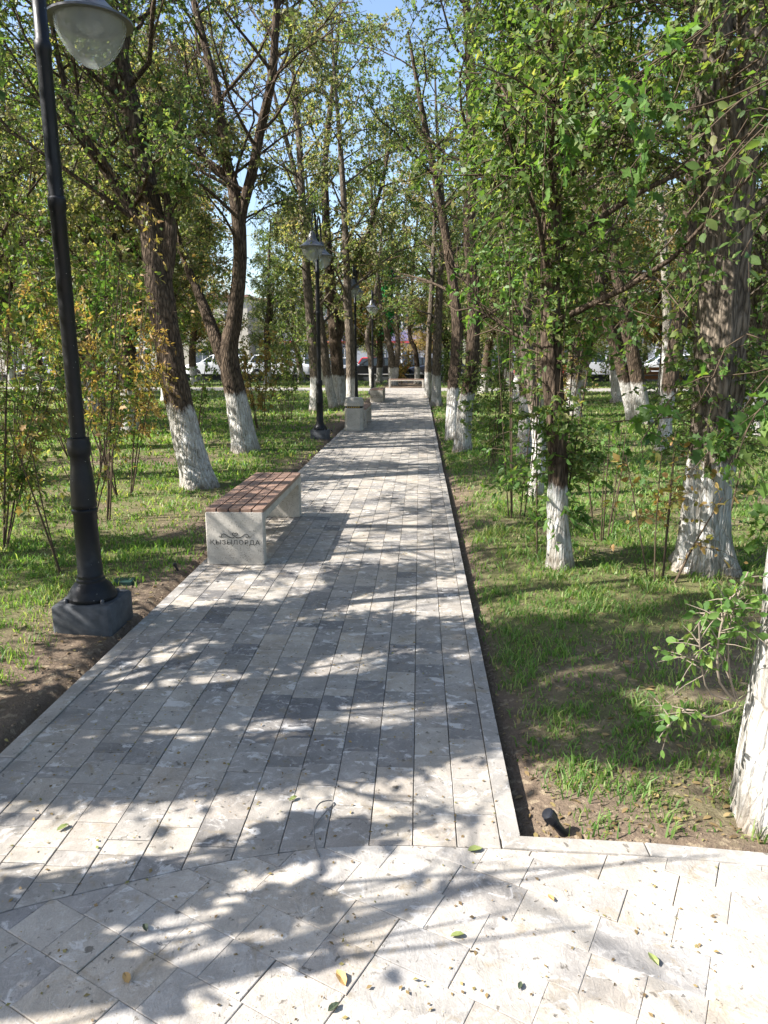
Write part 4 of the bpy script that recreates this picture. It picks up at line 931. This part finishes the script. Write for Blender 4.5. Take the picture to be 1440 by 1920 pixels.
# ------------------------------------------------------------------ lamp posts
def lamp_post(label, y, x=-1.92):
    o = empty('street_lamp', (x, y, 0))
    MB().box((-.172, -.168, -.1), (.172, .168, .155), .014).build('plinth', M['plinth'], o, True)
    prof = [(.138, .155), (.141, .162), (.141, .176), (.134, .184), (.130, .198), (.106, .235), (.086, .256), (.081, .262), (.081, .275), (.074, .283), (.074, .300), (.070, .305),
            (.064, .66), (.071, .672), (.071, .688), (.064, .696), (.070, .706), (.070, .722), (.067, .77), (.067, .83), (.062, .88), (.055, .94), (.053, .99), (.060, 1.005), (.064, 1.02), (.064, 1.07), (.059, 1.082), (.059, 1.10), (.042, 1.105)]
    MB().lathe(prof, 32).build('base_column', M['black_metal'], o, True)
    MB().lathe([(.041, 1.1), (.040, 2.3), (.046, 2.31), (.046, 2.36), (.038, 2.37), (.036, 3.05), (.041, 3.06), (.041, 3.10), (.034, 3.11), (.032, 3.62), (.05, 3.64), (.05, 3.70), (.02, 3.74), (.012, 3.86), (.0, 3.9)], 24).build('pole', M['black_metal'], o, True)
    for s in (-1, 1):
        pts = [(0, s * .03, 3.55), (0, s * .06, 3.78), (0, s * .14, 3.98), (0, s * .28, 4.10), (0, s * .42, 4.09), (0, s * .53, 3.98), (0, s * .59, 3.82), (0, s * .60, 3.64)]
        Q = smooth_line([(*p, .02) for p in pts], 22)
        arm = MB().tube(Q[:, :3], .017, 10).build('arm', M['black_metal'], o, True)
        Q = smooth_line([(0, s * .03, 3.3, 0), (0, s * .2, 3.42, 0), (0, s * .3, 3.62, 0), (0, s * .22, 3.78, 0), (0, s * .12, 3.74, 0), (0, s * .14, 3.66, 0)], 20)
        MB().tube(Q[:, :3], .009, 8).build('scroll', M['black_metal'], arm, True)
        c = (0, s * .6, 0)
        hd = MB().lathe([(.03, 3.70), (.045, 3.69), (.06, 3.64), (.075, 3.60), (.085, 3.555), (.12, 3.52), (.165, 3.48), (.205, 3.455), (.238, 3.442), (.238, 3.430), (.205, 3.430), (.19, 3.436)], 36, c).build('lamp_cap', M['cap_metal'], o, True)
        bowl = [(.200, 3.432), (.197, 3.405), (.184, 3.365), (.160, 3.315), (.128, 3.268), (.092, 3.232), (.055, 3.207), (.022, 3.196), (.004, 3.194)]
        MB().lathe(bowl, 36, c, False).build('glass_bowl', M['lamp_glass'], hd, True)
        MB().lathe([(.02, 3.44), (.06, 3.43), (.075, 3.405), (.05, 3.38), (.005, 3.375)], 20, c).build('bulb', M['lamp_glass'], hd, True)
    for k in range(4):
        a = R(45 + 90 * k); MB().lathe([(.012, .155), (.012, .172), (.006, .18)], 8, (.155 * math.cos(a) * .98, .155 * math.sin(a) * .98, 0)).build('bolt', M['cap_metal'], o)
    return tag(o, label, 'street lamp', 'street lamps along the path')
lamp_post('near black street lamp on a grey plinth, its glass bowl cut by the picture top', 3.97)
lamp_post('second black street lamp beside the litter bin with two glass bowls', 13.95)
lamp_post('third street lamp partly hidden by the trunk behind the litter bin', 22.0)
lamp_post('farthest street lamp near the end of the path', 30.0)
g = MB().box((-.07, -.05, .0), (.07, .05, .035), .004); o = g.build('junction_cover', M['green_paint']); o.location = (-2.05, 4.72, -.01); o.rotation_euler = (0, 0, .1)
tag(o, 'small green metal cover on the soil behind the near lamp plinth', 'cover')

# ------------------------------------------------------------------ benches and bin
def letters(text, w, h, parent, mat, loc, rot, depth=.0016, name='lettering'):
    cu = bpy.data.curves.new(name, 'FONT'); cu.body = text; cu.size = 1.0; cu.extrude = .5; cu.space_character = 1.12
    t = bpy.data.objects.new(name, cu); C.objects.link(t); bpy.context.view_layer.update()
    dg = bpy.context.evaluated_depsgraph_get(); me = bpy.data.meshes.new_from_object(t.evaluated_get(dg)); bpy.data.objects.remove(t)
    V = np.empty(len(me.vertices) * 3, np.float32); me.vertices.foreach_get('co', V); V = V.reshape(-1, 3)
    if not len(V): return None
    lo, hi = V.min(0), V.max(0); V = (V - (lo + hi) / 2) / np.maximum(hi - lo, 1e-6) * np.array([w, h, depth]); me.vertices.foreach_set('co', V.ravel()); me.update()
    me.materials.clear(); me.materials.append(mat); o = link(name, me, parent); o.location = loc; o.rotation_euler = rot
    return o
def scroll_line(sx):
    a = [(.005, -.012), (.02, -.018), (.045, -.013), (.066, .002), (.083, .011), (.097, .008), (.103, -.006), (.094, -.017), (.083, -.012), (.086, -.004)]
    b = [(.0, -.007), (.004, -.002), (.014, .002), (.020, .012), (.013, .021), (.004, .018), (.006, .010)]
    c = [(.100, -.008), (.112, -.010), (.124, -.011)]
    return [[(sx * u, v) for u, v in l] for l in (a, b, c)]
def bench(label, loc, rz, mat, text=True):
    """concrete end panels with rounded inner corners, wooden slats; near end at local y = 0, runs along +y"""
    Wd, Ln, Ht, th = .44, 1.75, .405, .085; o = empty('park_bench', loc, rz)
    for y0, y1, nm in ((0, th, 'near'), (Ln - th, Ln, 'far')):
        MB().box((0, y0, 0), (Wd, y1, Ht), .008).build('end_panel', mat, o, True)
    # beam under the slats with coved corners
    prof = [(th - .002, Ht - .13), (th + .012, Ht - .10), (th + .035, Ht - .078), (th + .07, Ht - .066), (Ln - th - .07, Ht - .066), (Ln - th - .035, Ht - .078), (Ln - th - .012, Ht - .10), (Ln - th + .002, Ht - .13), (Ln - th + .002, Ht - .012), (th - .002, Ht - .012)]
    n = len(prof); V = [(x, a, b) for x in (.006, Wd - .006) for a, b in prof]
    MB().add(V, [tuple(range(n)), tuple(range(2 * n - 1, n - 1, -1))] + [(i, i + n, (i + 1) % n + n, (i + 1) % n) for i in range(n)]).build('beam', mat, o)
    sw, gp = .078, .0115
    for k in range(5):
        x0 = .002 + k * (sw + gp); MB().box((x0, .012, Ht - .004), (x0 + sw, Ln - .006, Ht + .026), .004).build('slat', M['slat'], o, True)
    if text:
        letters('ҚЫЗЫЛОРДА', .375, .043, o, M['dark_relief'], (Wd / 2, -.0008, .172), (R(90), 0, 0))
        mb = MB()
        for sx in (-1, 1):
            for l in scroll_line(sx):
                Q = smooth_line([(u + Wd / 2, -.0005, v + .228, 0) for u, v in l], 16)[:, :3]; mb.tube(Q, np.linspace(.0034, .0022, 16), 6)
        mb.build('scroll_ornament', M['dark_relief'], o)
    return tag(o, label, 'bench', 'concrete and slat benches')
bench('near concrete bench with red brown slats and dark lettering', (-1.597, 5.2, .003), 0, M['concrete'])
bench('second bench hidden behind the litter bin', (-1.597, 15.85, .003), 0, M['concrete'])
bench('third bench with sunlit pale end panel farther up the path', (-1.69, 25.0, .003), 0, M['concrete_far'])
bench('farthest bench standing crosswise beyond the end of the path', (.22, 36.55, .003), R(90), M['concrete_far'], False)

o = empty('litter_bin', (-1.385, 15.42, .003))
def octo(w, ch): return [(-w + ch, -w), (w - ch, -w), (w, -w + ch), (w, w - ch), (w - ch, w), (-w + ch, w), (-w, w - ch), (-w, -w + ch)]
MB().prism(octo(.205, .06), 0, .062, .008).build('foot', M['concrete'], o)
MB().prism(octo(.192, .056), .055, .475, .004).build('body', M['concrete'], o)
bd = MB().prism(octo(.186, .054), .47, .525, .001).build('band', M['band'], o)
for k in range(5):
    x = -.076 + k * .038; MB().add([(x - .012, -.1885, .4975), (x, -.1885, .482), (x + .012, -.1885, .4975), (x, -.1885, .513), (x - .012, -.1855, .4975), (x, -.1855, .482), (x + .012, -.1855, .4975), (x, -.1855, .513)],
             [(0, 1, 2, 3), (7, 6, 5, 4), (0, 4, 5, 1), (1, 5, 6, 2), (2, 6, 7, 3), (3, 7, 4, 0)]).build('gold_mark', M['gold'], bd)
for k in (-1, 1): MB().box((k * .118 - .006, -.1885, .478), (k * .118 + .006, -.1855, .518)).build('gold_stripe', M['gold'], bd)
lid = MB().prism(octo(.196, .058), .52, .60, .006); lid.build('rim', M['concrete'], o)
V = [(x, y, .598) for x, y in octo(.194, .058)] + [(x, y, .69) for x, y in octo(.165, .048)]
MB().add(V, [(i, (i + 1) % 8, 8 + (i + 1) % 8, 8 + i) for i in range(8)] + [tuple(range(8, 16))]).build('lid', M['concrete'], o)
tag(o, 'octagonal pale concrete litter bin with dark gold marked band', 'litter bin')

# ------------------------------------------------------------------ sprinklers, wire
def sprinkler(label, x, y, s=1.0, tilt=(.2, -.3)):
    o = empty('sprinkler', (x, y, float(ground_z(np.array([x]), np.array([y]))[0]) - .01)); o.rotation_euler = (tilt[0], tilt[1], 0); o.scale = (s, s, s)
    MB().lathe([(.012, -.03), (.012, .055), (.015, .058), (.015, .066), (.010, .07)], 14).build('riser', M['plastic'], o, True)
    h = MB().lathe([(.013, .066), (.0175, .07), (.0175, .094), (.014, .098), (.008, .099)], 14).build('nozzle_head', M['plastic'], o, True)
    for k in range(5):
        a = k * 1.257; MB().box((.016 * math.cos(a) - .003, .016 * math.sin(a) - .003, .074), (.016 * math.cos(a) + .003, .016 * math.sin(a) + .003, .092)).build('rib', M['plastic'], h)
    return tag(o, label, 'sprinkler', 'black lawn sprinklers')
sprinkler('black plastic sprinkler leaning in bare soil at the plaza corner', .512, 2.185, 1.25, (.10, -.62))
sprinkler('small black sprinkler in the soil beside the near bench', -1.79, 5.10, .8)
sprinkler('small black sprinkler in the soil beside the second lamp', -1.80, 15.0, .9)
Q = smooth_line([(*p, 0) for p in [(-.300, 1.985, .003), (-.318, 2.02, .012), (-.334, 2.09, .03), (-.340, 2.15, .038), (-.332, 2.22, .03), (-.305, 2.265, .012), (-.288, 2.262, .006), (-.305, 2.22, .006), (-.332, 2.14, .008), (-.345, 2.09, .004)]], 40)[:, :3]
tag(MB().tube(Q, .0024, 6).build('wire_loop', M['wire'], None, True), 'thin grey wire loop lying at the edge of path and plaza', 'wire')

# ------------------------------------------------------------------ street: wall, cars, shops
M['wall_dark'] = simple('dark_low_wall', (.055, .06, .065), .8, .2)
M['wall_cap'] = simple('wall_coping', (.35, .34, .33), .8, .2)
o = empty('low_wall', (-.5, 46.6, 0)); MB().box((-45, -.12, -.1), (45, .12, .40)).build('wall_body', M['wall_dark'], o); MB().box((-45.02, -.16, .402), (45.02, .16, .45), .01).build('coping', M['wall_cap'], o)
tag(o, 'low dark wall with pale coping between lawn and street', 'wall')
M['orange'] = simple('orange_boards', (.36, .15, .07), .7, .3)
for i, (x0, x1) in enumerate([(11.6, 15.2), (19.0, 23.0)]):
    o = empty('board_barrier', ((x0 + x1) / 2, 45.4, 0)); hw = (x1 - x0) / 2
    for z in (.18, .44, .70): MB().box((-hw, -.02, z), (hw, .02, z + .2), .004).build('board', M['orange'], o)
    for x in (-hw + .1, 0, hw - .1): MB().box((x - .04, .022, -.1), (x + .04, .09, .95), .004).build('post', M['orange'], o)
    tag(o, ['orange board barrier behind the leafy young tree', 'orange board barrier right of the stout old tree'][i], 'barrier')

def paint(name, col): return simple(name, col, .28, .5, 0, .03, 8, .0)
CP = {'white': paint('white_car_paint', (.75, .76, .77)), 'red': paint('red_car_paint', (.45, .015, .02)), 'dark': paint('dark_blue_car_paint', (.018, .022, .035)), 'silver': paint('silver_car_paint', (.42, .43, .45)), 'black': paint('black_car_paint', (.012, .012, .013))}
M['car_glass'] = simple('car_glass', (.03, .04, .05), .08, .6, 0, .02, 5, 0); M['tyre'] = simple('tyre_rubber', (.015, .015, .016), .85, .2); M['rim'] = simple('alloy_rim', (.5, .5, .52), .3, .5, .8); M['head'] = simple('headlight_lens', (.75, .77, .8), .15, .6); M['tail'] = simple('tail_light', (.4, .01, .01), .2, .5)
def car(label, x, y, col, suv=False, flip=False):
    """body from a side profile lofted across the width; length along x"""
    o = empty('parked_car', (x, y, .02), math.pi if flip else 0.0); L = 4.5; hh = .18 if suv else 0.0; Wd = .88
    low = [(-2.25, .42), (-2.22, .28), (-1.9, .24), (1.9, .24), (2.2, .27), (2.26, .48), (2.2, .72 + hh * .6), (1.95, .80 + hh), (1.05, .93 + hh), (-1.75, .95 + hh), (-2.15, .90 + hh), (-2.24, .66)]
    def loft(poly, ws, name, mat, parent):
        n = len(poly); c = np.mean(poly, axis=0); V = []
        for yy, s in ws: V += [(c[0] + (px - c[0]) * s, yy, c[1] + (pz - c[1]) * s) for px, pz in poly]
        F = [tuple(range(n - 1, -1, -1)), tuple(range((len(ws) - 1) * n, len(ws) * n))]
        for k in range(len(ws) - 1): F += [(k * n + i, k * n + (i + 1) % n, (k + 1) * n + (i + 1) % n, (k + 1) * n + i) for i in range(n)]
        return MB().add(V, F).build(name, mat, parent, True)
    body = loft(low, [(-Wd, .93), (-Wd + .06, .985), (-Wd + .2, 1), (Wd - .2, 1), (Wd - .06, .985), (Wd, .93)], 'body', CP[col], o)
    b = -1.95 if suv else -1.6
    V = []; top = [(b + .35, 1.44 + hh), (.25, 1.46 + hh)]; bot = [(b, .93 + hh), (1.1, .91 + hh)]
    for yy, sg in ((Wd - .06, 1), (Wd - .24, 0)):
        pass
    def cab(inx, z0, z1, wy0, wy1, xb0, xb1, xt0, xt1): return [(xb0, -wy0, z0), (xb1, -wy0, z0), (xb1, wy0, z0), (xb0, wy0, z0), (xt0, -wy1, z1), (xt1, -wy1, z1), (xt1, wy1, z1), (xt0, wy1, z1)]
    BF = [(0, 3, 2, 1), (4, 5, 6, 7), (0, 1, 5, 4), (1, 2, 6, 5), (2, 3, 7, 6), (3, 0, 4, 7)]
    MB().add(cab(0, .90 + hh, 1.40 + hh, Wd - .08, Wd - .24, b, 1.12, b + .34, .30), BF).build('windows', M['car_glass'], o)
    MB().add(cab(0, 1.395 + hh, 1.455 + hh, Wd - .225, Wd - .30, b + .30, .36, b + .42, .18), BF).build('roof', CP[col], o)
    for s in (-1, 1):
        for xa, xt in ((b + .02, b + .34), (-.62, -.58), (.22, .12), (1.08, .30)):
            MB().add([(xa - .05, s * (Wd - .07), .90 + hh), (xa + .05, s * (Wd - .07), .90 + hh), (xt + .04, s * (Wd - .232), 1.41 + hh), (xt - .04, s * (Wd - .232), 1.41 + hh),
                      (xa - .05, s * (Wd - .13), .90 + hh), (xa + .05, s * (Wd - .13), .90 + hh), (xt + .04, s * (Wd - .29), 1.41 + hh), (xt - .04, s * (Wd - .29), 1.41 + hh)],
                     [(0, 1, 2, 3), (7, 6, 5, 4), (0, 4, 5, 1), (1, 5, 6, 2), (2, 6, 7, 3), (3, 7, 4, 0)]).build('pillar', CP[col], o)
        for xw in (-1.38, 1.38):
            wv = MB(); seg = 20; prof = [(.20, -.10), (.29, -.11), (.325, -.08), (.325, .08), (.29, .11), (.20, .10)]
            V = [(xw + rr * math.cos(2 * math.pi * k / seg), s * (Wd - .08) + dy * s, .325 + rr * math.sin(2 * math.pi * k / seg)) for rr, dy in prof for k in range(seg)]
            F = [(i * seg + k, i * seg + (k + 1) % seg, (i + 1) * seg + (k + 1) % seg, (i + 1) * seg + k) for i in range(5) for k in range(seg)]
            ty = wv.add(V, F).build('tyre', M['tyre'], o, True)
            V = [(xw, s * (Wd + .015), .325)] + [(xw + .21 * math.cos(2 * math.pi * k / seg), s * (Wd + .005), .325 + .21 * math.sin(2 * math.pi * k / seg)) for k in range(seg)]
            MB().add(V, [(0, 1 + k, 1 + (k + 1) % seg) for k in range(seg)]).build('rim', M['rim'], ty)
            sp = 0.345
            V = [(xw + .40 * math.cos(a), s * (Wd - .012 + e), max(.26, .325 + .40 * math.sin(a))) for e in (0,) for a in np.linspace(-.1, math.pi + .1, 14)] + [(xw + .33 * math.cos(a), s * (Wd - .012), max(.26, .325 + .33 * math.sin(a))) for a in np.linspace(-.1, math.pi + .1, 14)]
            MB().add([(a_, b_ + s * .014, c_) for a_, b_, c_ in V], [(k, k + 1, 15 + k, 14 + k) for k in range(13)]).build('wheel_arch', M['tyre'], o)
        MB().box((2.08, s * .62 - .16, .60 + hh * .6), (2.235, s * .62 + .16, .72 + hh * .6), .02).build('headlight', M['head'], o)
        MB().box((-2.25, s * .66 - .13, .70), (-2.14, s * .66 + .13, .86 + hh), .02).build('tail_light', M['tail'], o)
        MB().box((.72, s * (Wd + .06) - .06, .95 + hh), (.86, s * (Wd + .06) + .06, 1.07 + hh), .02).build('mirror', CP[col], o)
        MB().box((-.30, s * (Wd - .012) - .012, .80 + hh), (-.12, s * (Wd - .012) + .012, .83 + hh)).build('door_handle', CP[col], o)
    return tag(o, label, 'car', 'cars parked along the street')
car('white sport utility car left of the forked tree', -13.9, 50.2, 'white', True, True)
car('white sedan between the forked tree and the second lamp post', -9.6, 50.0, 'white', True, False)
car('silver car behind the shrubs left of the second lamp post', -5.2, 51.5, 'silver')
car('red car just right of the third lamp post', -2.9, 53.5, 'red')
car('black sedan far behind the far crosswise bench', -.4, 55.5, 'black', False, True)
car('dark blue sedan right behind the far crosswise bench', 1.4, 50.6, 'dark', False, True)
car('black car in front of the red one near the low wall', -3.0, 49.8, 'black', False, True)
car('silver car seen between the right lawn trunks', 12.4, 51.0, 'silver', True)
car('white car seen behind the bare legged pair of trunks', 16.4, 50.3, 'white', True, True)
car('red car seen left of the young tree trunk', 9.0, 52.4, 'red')
car('white car left of the pale straight trunk', 20.6, 51.2, 'white')
car('dark car behind the stout old tree', 25.4, 50.8, 'dark')
car('white car at the right picture edge', 30.0, 50.4, 'white')
car('white car at the left picture edge behind shrubs', -20.5, 50.2, 'white')
car('silver car left of the white sport utility car', -26, 50.8, 'silver')

M['facade'] = simple('pale_facade', (.30, .32, .37), .8, .2, 0, .08, 2); M['facade2'] = simple('cream_facade', (.42, .39, .33), .8, .2, 0, .08, 2); M['lilac'] = simple('lilac_sign_board', (.25, .22, .36), .6, .3); M['redstripe'] = simple('red_sign_stripe', (.42, .06, .09), .6, .3); M['win'] = simple('window_glass', (.06, .08, .11), .1, .6); M['frame'] = simple('window_frame', (.7, .7, .7), .5, .3); M['roofm'] = simple('roof_sheet', (.22, .12, .1), .6, .3)
def building(label, x0, x1, y, H, wall, sign=None):
    o = empty('shop_building', ((x0 + x1) / 2, y, 0)); hw = (x1 - x0) / 2
    MB().box((-hw, 0, -.1), (hw, 9, H)).build('wall', M[wall], o); MB().box((-hw - .3, -.35, H + .003), (hw + .3, 9.3, H + .28), .02).build('roof', M['roofm'], o)
    if sign: MB().box((-hw + .5, -.22, 3.1), (hw - .5, -.004, 4.0), .02).build('sign_board', M[sign], o); MB().box((-hw + .5, -.24, 2.86), (hw - .5, -.004, 3.06)).build('sign_stripe', M['redstripe'], o)
    n = int(hw * 2 / 3.2)
    for fl in range(int(H // 3.2)):
        for k in range(n):
            x = -hw + (k + .5) * 2 * hw / n; z = .9 + fl * 3.5 if fl else .5
            f = MB().box((x - .85, -.07, z), (x + .85, -.003, z + 1.9), .01).build('window', M['frame'], o)
            for s in (-1, 1): MB().box((x + s * .4 - .36, -.082, z + .08), (x + s * .4 + .36, -.074, z + 1.82)).build('pane', M['win'], f)
    return tag(o, label, 'building')
building('pale shop building with lilac sign beyond the parked cars in the centre', -16, 4, 75, 7.0, 'facade', 'lilac')
building('cream building beyond the street on the left', -48, -18, 77, 7.5, 'facade2')
building('pale building beyond the street on the right', 6, 40, 76, 7.0, 'facade')
